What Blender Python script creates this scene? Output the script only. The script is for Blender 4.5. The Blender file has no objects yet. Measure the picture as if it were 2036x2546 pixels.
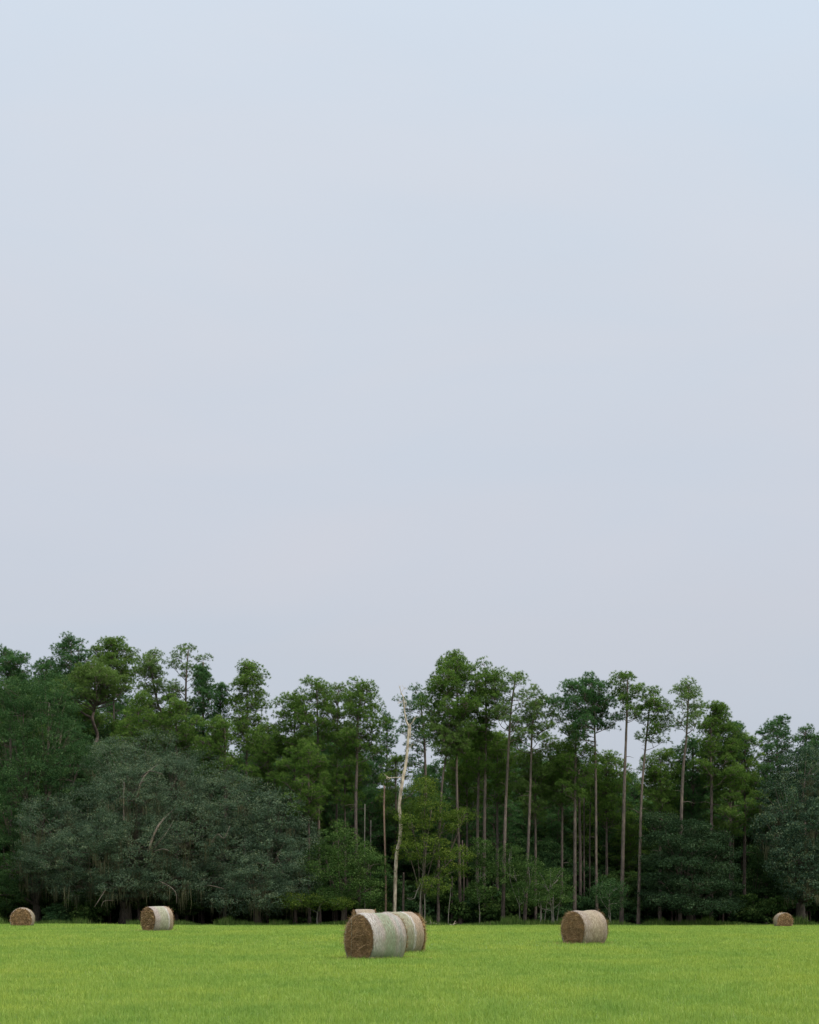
import bpy, math, random
import numpy as np
from mathutils import Vector

# ------------------------------------------------------------------ camera, world, sun, exposure
sc = bpy.context.scene
C = sc.collection
F, CX, HY, HC = 4240.0, 1018.0, 2248.0, 1.6      # focal length, principal column, horizon row (photo pixels), eye height
cam_d = bpy.data.cameras.new("camera")
cam = bpy.data.objects.new("camera", cam_d)
C.objects.link(cam)
cam.location = (0, 0, HC)
cam.rotation_euler = (math.radians(90), 0, 0)
cam_d.sensor_fit = 'HORIZONTAL'
cam_d.sensor_width = 24.0
cam_d.lens = 24.0 * F / 2036.0
cam_d.shift_y = (HY - 1273.0) / 2036.0
cam_d.clip_start = 0.5
cam_d.clip_end = 20000
sc.camera = cam

SUN_EL, SUN_AZ = math.radians(43), math.radians(126)   # azimuth clockwise from +Y
world = bpy.data.worlds.new("World")
sc.world = world
world.use_nodes = True
wt = world.node_tree
wt.nodes.clear()
w_out = wt.nodes.new('ShaderNodeOutputWorld')
w_bg = wt.nodes.new('ShaderNodeBackground')
w_bg.inputs['Strength'].default_value = 0.1
w_sky = wt.nodes.new('ShaderNodeTexSky')
w_sky.sky_type = 'NISHITA'
w_sky.sun_disc = False
w_sky.sun_elevation = SUN_EL
w_sky.sun_rotation = SUN_AZ
w_sky.air_density = 1.2
w_sky.dust_density = 3.0
w_tc = wt.nodes.new('ShaderNodeTexCoord')
w_sep = wt.nodes.new('ShaderNodeSeparateXYZ')
wt.links.new(w_tc.outputs['Generated'], w_sep.inputs[0])
w_map = wt.nodes.new('ShaderNodeMapping')
w_map.inputs['Scale'].default_value = (1.6, 1.6, 5.5)
wt.links.new(w_tc.outputs['Generated'], w_map.inputs[0])
w_n = wt.nodes.new('ShaderNodeTexNoise')
w_n.inputs['Scale'].default_value = 1.5
w_n.inputs['Detail'].default_value = 4.0
w_n.inputs['Roughness'].default_value = 0.45
wt.links.new(w_map.outputs[0], w_n.inputs['Vector'])
w_add = wt.nodes.new('ShaderNodeMath'); w_add.operation = 'MULTIPLY_ADD'
w_sub = wt.nodes.new('ShaderNodeMath'); w_sub.operation = 'SUBTRACT'
w_sub.inputs[1].default_value = 0.5
wt.links.new(w_n.outputs['Fac'], w_sub.inputs[0])
wt.links.new(w_sub.outputs[0], w_add.inputs[0])
w_add.inputs[1].default_value = 0.13
wt.links.new(w_sep.outputs['Z'], w_add.inputs[2])
w_r = wt.nodes.new('ShaderNodeValToRGB')
cr = w_r.color_ramp
SKY = [(0.00, (.520, .575, .655)), (0.10, (.555, .605, .690)), (0.22, (.622, .657, .738)), (0.34, (.655, .706, .790)),
       (0.48, (.690, .775, .882)), (0.70, (0.80, 0.88, 0.97)), (1.0, (1.0, 1.0, 1.0))]
cr.elements[0].position, cr.elements[1].position = SKY[0][0], SKY[-1][0]
for p_, c_ in SKY[1:-1]:
    cr.elements.new(p_)
for e_, (p_, c_) in zip(cr.elements, SKY):
    e_.position = p_
    e_.color = (*c_, 1)
wt.links.new(w_add.outputs[0], w_r.inputs[0])
w_n2 = wt.nodes.new('ShaderNodeTexNoise')
w_n2.inputs['Scale'].default_value = 2.6
w_n2.inputs['Detail'].default_value = 6.0
w_n2.inputs['Roughness'].default_value = 0.5
w_n2.inputs['Distortion'].default_value = 0.4
wt.links.new(w_map.outputs[0], w_n2.inputs['Vector'])
w_cl = wt.nodes.new('ShaderNodeValToRGB')
w_cl.color_ramp.elements[0].position = 0.36; w_cl.color_ramp.elements[0].color = (.975, .992, 1.0, 1)
w_cl.color_ramp.elements[1].position = 0.66; w_cl.color_ramp.elements[1].color = (1.02, 1.0, .988, 1)
wt.links.new(w_n2.outputs['Fac'], w_cl.inputs[0])
w_cm = wt.nodes.new('ShaderNodeMixRGB'); w_cm.blend_type = 'MULTIPLY'; w_cm.inputs[0].default_value = 1.0
wt.links.new(w_r.outputs[0], w_cm.inputs[1]); wt.links.new(w_cl.outputs[0], w_cm.inputs[2])
# an overcast sky grows brighter towards the zenith, above the frame
w_gain = wt.nodes.new('ShaderNodeMapRange')
w_gain.interpolation_type = 'SMOOTHSTEP'
w_gain.inputs[1].default_value = 0.50
w_gain.inputs[2].default_value = 0.95
w_gain.inputs[3].default_value = 7.32
w_gain.inputs[4].default_value = 25.0
wt.links.new(w_sep.outputs['Z'], w_gain.inputs[0])
w_mul = wt.nodes.new('ShaderNodeVectorMath'); w_mul.operation = 'SCALE'
wt.links.new(w_cm.outputs[0], w_mul.inputs[0])
wt.links.new(w_gain.outputs[0], w_mul.inputs['Scale'])
w_mix = wt.nodes.new('ShaderNodeMixRGB')
w_mix.inputs[0].default_value = 0.06
wt.links.new(w_mul.outputs[0], w_mix.inputs[1])
wt.links.new(w_sky.outputs[0], w_mix.inputs[2])
wt.links.new(w_mix.outputs[0], w_bg.inputs['Color'])
wt.links.new(w_bg.outputs[0], w_out.inputs[0])

sun_d = bpy.data.lights.new("sun", 'SUN')
sun_d.energy = 1.5
sun_d.angle = math.radians(14)
sun_d.color = (1.0, 0.95, 0.86)
sun = bpy.data.objects.new("sun", sun_d)
C.objects.link(sun)
sdir = Vector((math.sin(SUN_AZ) * math.cos(SUN_EL), math.cos(SUN_AZ) * math.cos(SUN_EL), math.sin(SUN_EL)))
sun.rotation_euler = sdir.to_track_quat('Z', 'Y').to_euler()
sun.location = (60, -40, 80)

sc.view_settings.view_transform = 'Standard'
sc.view_settings.look = 'None'
sc.view_settings.exposure = 0.45
sc.view_settings.gamma = 1.0
sc.cycles.max_bounces = 6
sc.cycles.diffuse_bounces = 4
sc.cycles.transmission_bounces = 4
sc.cycles.glossy_bounces = 2
sc.cycles.use_denoising = True

# ------------------------------------------------------------------ helpers
def sstep(t, a, b):
    t = np.clip((t - a) / (b - a), 0, 1)
    return t * t * (3 - 2 * t)

def ground_z(x, y):
    x = np.asarray(x, float); y = np.asarray(y, float)
    a = 84 + 34 * sstep(-x, 4, 26)
    fall = -0.60 * sstep(y, a, 164)
    roll = 0.035 * np.sin(x * 0.11 + 1.3) * np.sin(y * 0.075 + 0.4) + 0.02 * np.sin(x * 0.31 + y * 0.17)
    return fall + roll * sstep(y, 10, 40) - 0.095 * (1 - sstep(y, 66, 96))

def W(px, py, d):
    return np.array([(px - CX) * d / F, d, HC - (py - HY) * d / F])

class MB:
    """collects triangles, with a tint per vertex, and builds ONE mesh object"""
    def __init__(s):
        s.v, s.t, s.c, s.m, s.n = [], [], [], [], 0
    def add(s, v, t, tint=0.5, mat=0):
        v = np.asarray(v, np.float32).reshape(-1, 3); t = np.asarray(t, np.int64).reshape(-1, 3)
        s.v.append(v); s.t.append(t + s.n)
        s.c.append(np.broadcast_to(np.asarray(tint, np.float32), (len(v),)).copy())
        s.m.append(np.full(len(t), mat, np.int32))
        s.n += len(v)
    def build(s, name, mats, parent=None, smooth=False, origin=(0, 0, 0)):
        v = np.concatenate(s.v) - np.asarray(origin, np.float32); t = np.concatenate(s.t); c = np.concatenate(s.c); mi = np.concatenate(s.m)
        me = bpy.data.meshes.new(name)
        me.vertices.add(len(v)); me.vertices.foreach_set('co', v.astype(np.float32).ravel())
        me.loops.add(len(t) * 3); me.loops.foreach_set('vertex_index', t.astype(np.int32).ravel())
        me.polygons.add(len(t)); me.polygons.foreach_set('loop_start', np.arange(0, len(t) * 3, 3, dtype=np.int32))
        at = me.attributes.new('tint', 'FLOAT', 'POINT'); at.data.foreach_set('value', c)
        mats = mats if isinstance(mats, (list, tuple)) else [mats]
        for m in mats: me.materials.append(m)
        me.polygons.foreach_set('material_index', mi)
        me.polygons.foreach_set('use_smooth', np.full(len(t), smooth))
        me.update(calc_edges=True)
        o = bpy.data.objects.new(name, me)
        C.objects.link(o)
        if parent is not None: o.parent = parent
        return o

def tube(mb, pts, rad, n=7, tint=0.5, mat=0, rough=0.0, rng=None):
    pts = np.asarray(pts, float); rad = np.broadcast_to(np.asarray(rad, float), (len(pts),))
    tan = np.gradient(pts, axis=0); tan /= np.linalg.norm(tan, axis=1)[:, None] + 1e-9
    ref = np.array([0.31, 0.95, 0.05]) if abs(tan[0][2]) > 0.7 else np.array([0.0, 0.0, 1.0])
    a = np.cross(tan, ref); a /= np.linalg.norm(a, axis=1)[:, None] + 1e-9
    b = np.cross(tan, a)
    th = np.linspace(0, 2 * np.pi, n, endpoint=False)
    r = rad[:, None] * np.ones(n)
    if rough and rng is not None: r = r * (1 + rough * (rng.random(r.shape) - 0.5))
    v = pts[:, None, :] + r[..., None] * (np.cos(th)[None, :, None] * a[:, None, :] + np.sin(th)[None, :, None] * b[:, None, :])
    k = len(pts)
    i = np.arange(k - 1)[:, None] * n; j = np.arange(n)[None, :]; j2 = (j + 1) % n
    A, B, D, E = (i + j).ravel(), (i + j2).ravel(), (i + n + j).ravel(), (i + n + j2).ravel()
    t = np.concatenate([np.stack([A, B, E], 1), np.stack([A, E, D], 1)])
    top = (k - 1) * n
    cap = np.array([[top, top + q, top + q + 1] for q in range(1, n - 1)])
    mb.add(v, np.concatenate([t, cap]), tint, mat)

def smooth_path(P, m):
    """Catmull-Rom through the points P, m points per span"""
    P = np.asarray(P, float)
    if len(P) == 2:
        return P[0] + (P[1] - P[0]) * np.linspace(0, 1, m * 2)[:, None]
    Q = np.vstack([2 * P[0] - P[1], P, 2 * P[-1] - P[-2]])
    out = []
    for i in range(1, len(Q) - 2):
        p0, p1, p2, p3 = Q[i - 1:i + 3]
        for t in np.linspace(0, 1, m, endpoint=False):
            out.append(0.5 * ((2 * p1) + (-p0 + p2) * t + (2 * p0 - 5 * p1 + 4 * p2 - p3) * t * t + (-p0 + 3 * p1 - 3 * p2 + p3) * t ** 3))
    out.append(P[-1])
    return np.array(out)

def unit(v):
    return v / (np.linalg.norm(v, axis=-1, keepdims=True) + 1e-9)

def rnd_dirs(rng, n):
    return unit(rng.normal(size=(n, 3)))

def needles(mb, cen, dirs, rng, per=13, length=0.27, width=0.034, spread=0.95, tint=None):
    """tufts of pine needles: thin triangles fanning out of each centre"""
    k = len(cen)
    if k == 0: return
    c = np.repeat(cen, per, 0); d0 = np.repeat(unit(dirs), per, 0)
    d = unit(d0 * (1.15 - spread * 0.3) + rnd_dirs(rng, k * per) * spread)
    L = length * rng.uniform(0.7, 1.2, (k * per, 1))
    s = unit(np.cross(d, rnd_dirs(rng, k * per))) * width * 0.5
    tip = c + d * L
    tip[:, 2] -= 0.04 * L[:, 0]
    base = c - d * 0.02
    v = np.stack([base + s, base - s, tip], 1).reshape(-1, 3)
    t = np.arange(k * per * 3).reshape(-1, 3)
    tt = rng.random(k) if tint is None else tint
    tv = np.repeat(np.clip(np.repeat(tt, per) + rng.uniform(-.12, .12, k * per), 0, 1), 3)
    mb.add(v, t, tv)

def leaves(mb, pos, nrm, rng, size=0.16, aspect=0.55, tint=None, droop=0.25):
    k = len(pos)
    if k == 0: return
    n = unit(nrm * 0.8 + rnd_dirs(rng, k))
    u = unit(np.cross(n, rnd_dirs(rng, k)) + np.array([0, 0, -droop]))
    w = unit(np.cross(n, u))
    L = size * rng.uniform(0.65, 1.3, (k, 1))
    a = pos - u * L * 0.5; b = pos + u * L * 0.5
    l = pos + w * L * 0.5 * aspect + n * L * 0.08; r = pos - w * L * 0.5 * aspect + n * L * 0.08
    v = np.stack([a, l, b, r], 1).reshape(-1, 3)
    i = np.arange(k)[:, None] * 4
    t = np.concatenate([i + np.array([[0, 1, 2]]), i + np.array([[0, 2, 3]])])
    mb.add(v, t, np.repeat(tint if tint is not None else rng.random(k), 4))

def empty(name, loc, label, cat, group=None):
    o = bpy.data.objects.new(name, None)
    o.empty_display_size = 0.5
    C.objects.link(o)
    o.location = loc
    o['label'] = label; o['category'] = cat
    if group: o['group'] = group
    return o

def copy_tree(o):
    c = o.copy(); C.objects.link(c)
    for ch in [q for q in bpy.data.objects if q.parent == o]:
        k = ch.copy(); C.objects.link(k); k.parent = c
    return c

# ------------------------------------------------------------------ materials
def newmat(name):
    m = bpy.data.materials.new(name); m.use_nodes = True
    nt = m.node_tree; nt.nodes.clear()
    return m, nt, nt.nodes.new('ShaderNodeOutputMaterial')

def N(nt, typ, **kw):
    n = nt.nodes.new(typ)
    for k, v in kw.items(): setattr(n, k, v)
    return n

def noise(nt, scale, detail=3, rough=0.55, vec=None, mapscale=None):
    n = N(nt, 'ShaderNodeTexNoise'); n.inputs['Scale'].default_value = scale
    n.inputs['Detail'].default_value = detail; n.inputs['Roughness'].default_value = rough
    if vec is not None:
        if mapscale:
            mp = N(nt, 'ShaderNodeMapping'); mp.inputs['Scale'].default_value = mapscale
            nt.links.new(vec, mp.inputs[0]); vec = mp.outputs[0]
        nt.links.new(vec, n.inputs['Vector'])
    return n.outputs['Fac']

def ramp(nt, fac, stops):
    r = N(nt, 'ShaderNodeValToRGB'); c = r.color_ramp
    while len(c.elements) < len(stops): c.elements.new(0.5)
    for e, (p, col) in zip(c.elements, stops):
        e.position = p; e.color = (*col, 1)
    nt.links.new(fac, r.inputs[0])
    return r.outputs[0]

def mix(nt, fac, a, b, blend='MIX'):
    m = N(nt, 'ShaderNodeMixRGB', blend_type=blend)
    for s, v in ((m.inputs[0], fac), (m.inputs[1], a), (m.inputs[2], b)):
        if isinstance(v, (int, float)): s.default_value = v
        elif isinstance(v, tuple): s.default_value = (*v, 1)
        else: nt.links.new(v, s)
    return m.outputs[0]

def foliage_mat(name, stops, trans=0.25, gloss=0.0, patch=0.25, patch_col=(0.5, 0.5, 0.5)):
    m, nt, out = newmat(name)
    a = N(nt, 'ShaderNodeAttribute', attribute_name='tint')
    col = ramp(nt, a.outputs['Fac'], stops)
    geo = N(nt, 'ShaderNodeNewGeometry')
    nz = noise(nt, 0.5, 2, 0.5, geo.outputs['Position'])
    col = mix(nt, patch, col, mix(nt, 1.0, col, ramp(nt, nz, [(0.35, (0.55, 0.6, 0.6)), (0.65, (1.5, 1.4, 1.3))]), 'MULTIPLY'))
    d = N(nt, 'ShaderNodeBsdfDiffuse'); nt.links.new(col, d.inputs[0])
    t = N(nt, 'ShaderNodeBsdfTranslucent'); nt.links.new(mix(nt, 1.0, col, (1.1, 1.15, 0.6), 'MULTIPLY'), t.inputs[0])
    ms = N(nt, 'ShaderNodeMixShader'); ms.inputs[0].default_value = trans
    nt.links.new(d.outputs[0], ms.inputs[1]); nt.links.new(t.outputs[0], ms.inputs[2])
    last = ms.outputs[0]
    if gloss:
        g = N(nt, 'ShaderNodeBsdfGlossy'); g.inputs['Roughness'].default_value = 0.5
        g.inputs[0].default_value = (0.75, 0.9, 0.9, 1)
        m2 = N(nt, 'ShaderNodeMixShader'); m2.inputs[0].default_value = gloss
        nt.links.new(last, m2.inputs[1]); nt.links.new(g.outputs[0], m2.inputs[2]); last = m2.outputs[0]
    nt.links.new(last, out.inputs[0])
    return m

def bark_mat(name, c1, c2, scale=6.0, mapscale=(1, 1, 0.35)):
    m, nt, out = newmat(name)
    geo = N(nt, 'ShaderNodeNewGeometry')
    nz = noise(nt, scale, 4, 0.65, geo.outputs['Position'], mapscale)
    n2 = noise(nt, 0.45, 2, 0.5, geo.outputs['Position'])
    col = ramp(nt, nz, [(0.35, c1), (0.62, c2)])
    col = mix(nt, 0.5, col, mix(nt, 1.0, col, ramp(nt, n2, [(0.35, (0.6, 0.6, 0.65)), (0.65, (1.3, 1.25, 1.2))]), 'MULTIPLY'))
    p = N(nt, 'ShaderNodeBsdfPrincipled'); p.inputs['Roughness'].default_value = 0.9
    nt.links.new(col, p.inputs['Base Color'])
    b = N(nt, 'ShaderNodeBump'); b.inputs['Strength'].default_value = 0.7; b.inputs['Distance'].default_value = 0.05
    nt.links.new(nz, b.inputs['Height']); nt.links.new(b.outputs[0], p.inputs['Normal'])
    nt.links.new(p.outputs[0], out.inputs[0])
    return m

M = {}
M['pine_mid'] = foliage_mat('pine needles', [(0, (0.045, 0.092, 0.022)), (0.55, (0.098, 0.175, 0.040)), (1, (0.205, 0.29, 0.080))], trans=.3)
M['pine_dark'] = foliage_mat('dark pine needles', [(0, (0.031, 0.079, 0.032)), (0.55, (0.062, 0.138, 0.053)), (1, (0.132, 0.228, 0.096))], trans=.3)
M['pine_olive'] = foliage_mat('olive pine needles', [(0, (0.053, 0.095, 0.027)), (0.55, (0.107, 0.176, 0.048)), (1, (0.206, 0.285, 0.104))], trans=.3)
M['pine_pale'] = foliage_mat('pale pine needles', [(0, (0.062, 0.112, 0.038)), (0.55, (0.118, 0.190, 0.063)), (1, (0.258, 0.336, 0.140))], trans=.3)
M['leaf_green'] = foliage_mat('green leaves', [(0, (.030, .062, .018)), (.7, (.060, .112, .032)), (1, (.135, .20, .062))])
M['leaf_dark'] = foliage_mat('dark green leaves', [(0, (0.025, 0.060, 0.025)), (0.7, (0.051, 0.101, 0.039)), (1, (0.106, 0.172, 0.067))])
M['leaf_deep'] = foliage_mat('dark blue green leaves', [(0, (.018, .036, .018)), (.7, (.033, .060, .030)), (1, (.072, .110, .056))])  # deep green is the wide dark oak's own leaf colour
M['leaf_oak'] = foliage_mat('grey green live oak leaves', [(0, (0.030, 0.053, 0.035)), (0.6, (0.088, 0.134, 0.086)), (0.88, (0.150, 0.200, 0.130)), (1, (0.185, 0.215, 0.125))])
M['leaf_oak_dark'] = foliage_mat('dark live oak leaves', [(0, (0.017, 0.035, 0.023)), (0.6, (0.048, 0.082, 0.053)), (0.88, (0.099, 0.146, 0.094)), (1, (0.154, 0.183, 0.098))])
M['leaf_lime'] = foliage_mat('yellow green leaves', [(0, (.050, .085, .018)), (.6, (.085, .135, .026)), (1, (.19, .24, .05))], trans=.3)
M['bark_pine'] = bark_mat('pine bark', (.052, .040, .033), (.145, .108, .088))
M['bark_oak'] = bark_mat('oak bark', (.038, .032, .024), (.125, .098, .070))
M['bark_dead'] = bark_mat('bare bleached wood', (.21, .16, .115), (.57, .475, .365), 4.5)
M['bark_red'] = bark_mat('reddish dead bark', (.15, .09, .065), (.30, .19, .14))
M['bark_pale'] = bark_mat('pale sapling bark', (.10, .09, .075), (.22, .20, .165))
M['moss'] = foliage_mat('hanging spanish moss', [(0, (.055, .056, .032)), (1, (.12, .115, .070))], trans=.2)
M['grass'] = None

def grass_mat():
    m, nt, out = newmat('field grass')
    a = N(nt, 'ShaderNodeAttribute', attribute_name='tint')
    geo = N(nt, 'ShaderNodeNewGeometry')
    col = ramp(nt, a.outputs['Fac'], [(0, (.144, .236, .054)), (.45, (.234, .336, .071)), (.8, (.308, .392, .100)), (1, (.43, .45, .19))])
    n1 = noise(nt, 0.16, 3, 0.55, geo.outputs['Position'], (1, .55, 0))
    n2 = noise(nt, 1.1, 3, 0.6, geo.outputs['Position'], (1, .5, 0))
    col = mix(nt, 1.0, col, ramp(nt, n1, [(0.36, (.84, .92, .92)), (0.5, (1, 1, 1)), (0.66, (1.15, 1.06, 1.0))]), 'MULTIPLY')
    col = mix(nt, 1.0, col, ramp(nt, n2, [(0.33, (.80, .88, .88)), (0.5, (1, 1, 1)), (0.7, (1.10, 1.06, 1.0))]), 'MULTIPLY')
    d = N(nt, 'ShaderNodeBsdfDiffuse'); nt.links.new(col, d.inputs[0])
    t = N(nt, 'ShaderNodeBsdfTranslucent'); nt.links.new(mix(nt, 1.0, col, (1.15, 1.1, .6), 'MULTIPLY'), t.inputs[0])
    ms = N(nt, 'ShaderNodeMixShader'); ms.inputs[0].default_value = 0.35
    nt.links.new(d.outputs[0], ms.inputs[1]); nt.links.new(t.outputs[0], ms.inputs[2])
    nt.links.new(ms.outputs[0], out.inputs[0])
    return m
M['grass'] = grass_mat()
M['weeds'] = foliage_mat('rough weeds', [(0, (.05, .09, .025)), (.7, (.10, .16, .04)), (1, (.22, .23, .10))], trans=.3)

def ground_mat():
    m, nt, out = newmat('field soil')
    geo = N(nt, 'ShaderNodeNewGeometry')
    n1 = noise(nt, 0.8, 4, 0.6, geo.outputs['Position'])
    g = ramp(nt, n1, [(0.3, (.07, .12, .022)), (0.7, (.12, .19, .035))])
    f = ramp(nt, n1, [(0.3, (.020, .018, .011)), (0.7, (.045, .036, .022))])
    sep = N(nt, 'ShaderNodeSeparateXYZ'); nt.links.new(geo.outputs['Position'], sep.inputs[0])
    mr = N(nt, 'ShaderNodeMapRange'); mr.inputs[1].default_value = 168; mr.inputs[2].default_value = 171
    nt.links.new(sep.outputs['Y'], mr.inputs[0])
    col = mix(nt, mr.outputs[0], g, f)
    p = N(nt, 'ShaderNodeBsdfPrincipled'); p.inputs['Roughness'].default_value = 1.0
    nt.links.new(col, p.inputs['Base Color'])
    nt.links.new(p.outputs[0], out.inputs[0])
    return m

# ------------------------------------------------------------------ ground
def build_ground():
    xs = np.concatenate([[-6000, -2000, -700, -300, -150], np.arange(-90, 91, 2.0), [150, 300, 700, 2000, 6000]])
    ys = np.concatenate([[-3000, -500, -100, -20], np.arange(0, 261, 2.0), [300, 400, 700, 2000, 7000]])
    X, Y = np.meshgrid(xs, ys)
    Z = ground_z(X, Y)
    v = np.stack([X, Y, Z], -1).reshape(-1, 3)
    nx, ny = len(xs), len(ys)
    i, j = np.meshgrid(np.arange(ny - 1), np.arange(nx - 1), indexing='ij')
    a = (i * nx + j).ravel()
    t = np.concatenate([np.stack([a, a + 1, a + nx + 1], 1), np.stack([a, a + nx + 1, a + nx], 1)])
    mb = MB(); mb.add(v, t)
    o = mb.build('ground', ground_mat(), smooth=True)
    o['kind'] = 'structure'
build_ground()

BALES = [   # centre px, front distance, yaw angle (deg) of the end that faces us, top row, D, L
    # px centre, d, phi (face normal turned from the camera; + = face turned to the left), top row
    dict(px=934, d=51.5, phi=53, top=2273, kind='near'),
    dict(px=987, d=59.0, phi=53, top=2270, kind='second'),
    dict(px=1451.5, d=70.5, phi=49, top=2266, kind='tan'),
    dict(px=391.5, d=98.0, phi=57, top=2256, kind='left'),
    dict(px=906.5, d=110.0, phi=79, top=2263, kind='hidden'),
    dict(px=56, d=120.0, phi=9, top=2259, kind='farleft'),
    dict(px=1947, d=158.0, phi=-16, top=2271, kind='farright'),
]

# ------------------------------------------------------------------ grass
def blades(mb, x, y, h, w, rng, lean=0.35, tint=None):
    k = len(x)
    z = ground_z(x, y) - 0.01
    th = rng.uniform(0, 2 * np.pi, k)
    f = np.stack([np.cos(th), np.sin(th), np.zeros(k)], 1)
    th2 = th + np.pi / 2 + rng.uniform(-.7, .7, k)
    bend = np.stack([np.cos(th2), np.sin(th2), np.zeros(k)], 1) * (rng.random((k, 1)) ** 1.3 * lean)
    b = np.stack([x, y, z], 1)
    up = np.array([0, 0, 1.0])
    H = h[:, None]; Wd = w[:, None]
    mid = b + up * H * 0.55 + bend * H * 0.35
    tip = b + up * H * (1 - 0.25 * np.linalg.norm(bend, axis=1)[:, None]) + bend * H
    v = np.stack([b + f * Wd * .5, b - f * Wd * .5, mid + f * Wd * .42, mid - f * Wd * .42, tip], 1).reshape(-1, 3)
    i = np.arange(k)[:, None] * 5
    t = np.concatenate([i + np.array([[0, 1, 3]]), i + np.array([[0, 3, 2]]), i + np.array([[2, 3, 4]])])
    tt = rng.beta(2.2, 2.6, k) if tint is None else tint
    mb.add(v, t, np.repeat(tt, 5))

def build_grass():
    rng = np.random.default_rng(3)
    mb = MB()
    for (d0, d1, dens) in ((17, 28, 800), (28, 40, 520), (40, 62, 270), (62, 100, 110), (100, 171, 48)):
        hw = d1 * 0.2401 + 4
        n = int((d1 - d0) * 2 * hw * dens)
        y = rng.uniform(d0, d1, n); x = rng.uniform(-hw, hw, n)
        k = np.abs(x) < y * 0.2401 + 4
        x, y = x[k], y[k]
        # tussocks: pull blades together and vary the height
        hn = 0.5 + 0.5 * np.sin(x * 1.7 + 2 * np.sin(y * .9)) * np.sin(y * 1.3 + 1.5 * np.sin(x * .8))
        h = (0.090 + 0.050 * hn) * rng.uniform(0.65, 1.35, len(x)) * (1 + 0.0018 * y)
        tall = rng.random(len(x)) < 0.01
        h[tall] *= 1.7
        w = 0.0068 * (y / 20) ** 0.85 * rng.uniform(.7, 1.3, len(x))
        blades(mb, x, y, h, w, rng, lean=0.85)
    o = mb.build('field_grass', M['grass'])
    o['kind'] = 'stuff'; o['label'] = 'bright green mown grass covering the hay field'; o['category'] = 'grass'
    # taller tufts round the foot of each bale; darker tint paints in contact shadow
    mb = MB()
    for B in BALES:
        cx = (B['px'] - CX) * B['d'] / F; cy = B['d']
        n = 900 if B['d'] < 80 else 500
        th = rng.uniform(0, 2 * np.pi, n); r = rng.uniform(.15, 1.0, n)
        x = cx + np.cos(th) * r * 1.05; y = cy + np.sin(th) * r * 1.05 - .12
        blades(mb, x, y, rng.uniform(.09, .19, n), np.full(n, .012) * (B['d'] / 30) ** .6, rng, .6, rng.uniform(0, .45, n))
    o = mb.build('rough_grass', M['grass'])
    o['kind'] = 'stuff'; o['label'] = 'longer grass left standing round the foot of each bale'; o['category'] = 'grass'
    # weeds along the forest edge
    mb = MB()
    n = 26000
    x = rng.uniform(-50, 50, n); y = 168.2 + rng.gamma(2, 1.1, n)
    hn = 0.5 + 0.5 * np.sin(x * .7 + 1.3 * np.sin(x * .31)) + (np.sin(x * .23 + 2) * np.sin(x * 1.1) > .45) * .9
    blades(mb, x, y, rng.uniform(.15, .55, n) * (.5 + hn), rng.uniform(.025, .06, n), rng, .5)
    o = mb.build('edge_weeds', M['weeds'])
    o['kind'] = 'stuff'; o['label'] = 'ragged weeds along the foot of the forest'; o['category'] = 'weeds'
build_grass()

# ------------------------------------------------------------------ hay bales
def hay_mat(name, bright=1.0):
    m, nt, out = newmat(name)
    a = N(nt, 'ShaderNodeAttribute', attribute_name='tint')
    tc = N(nt, 'ShaderNodeTexCoord')
    col = ramp(nt, a.outputs['Fac'], [(0, (.055 * bright, .034 * bright, .016 * bright)), (.5, (.20 * bright, .118 * bright, .052 * bright)),
                                      (.85, (.30 * bright, .20 * bright, .10 * bright)), (1, (.50 * bright, .36 * bright, .21 * bright))])
    nz = noise(nt, 4.0, 5, 0.7, tc.outputs['Object'])
    col = mix(nt, 1.0, col, ramp(nt, nz, [(0.33, (.55, .5, .45)), (0.5, (1, 1, 1)), (0.7, (1.25, 1.15, 1.05))]), 'MULTIPLY')
    p = N(nt, 'ShaderNodeBsdfPrincipled'); p.inputs['Roughness'].default_value = 0.95
    nt.links.new(col, p.inputs['Base Color'])
    nt.links.new(p.outputs[0], out.inputs[0])
    return m

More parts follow.
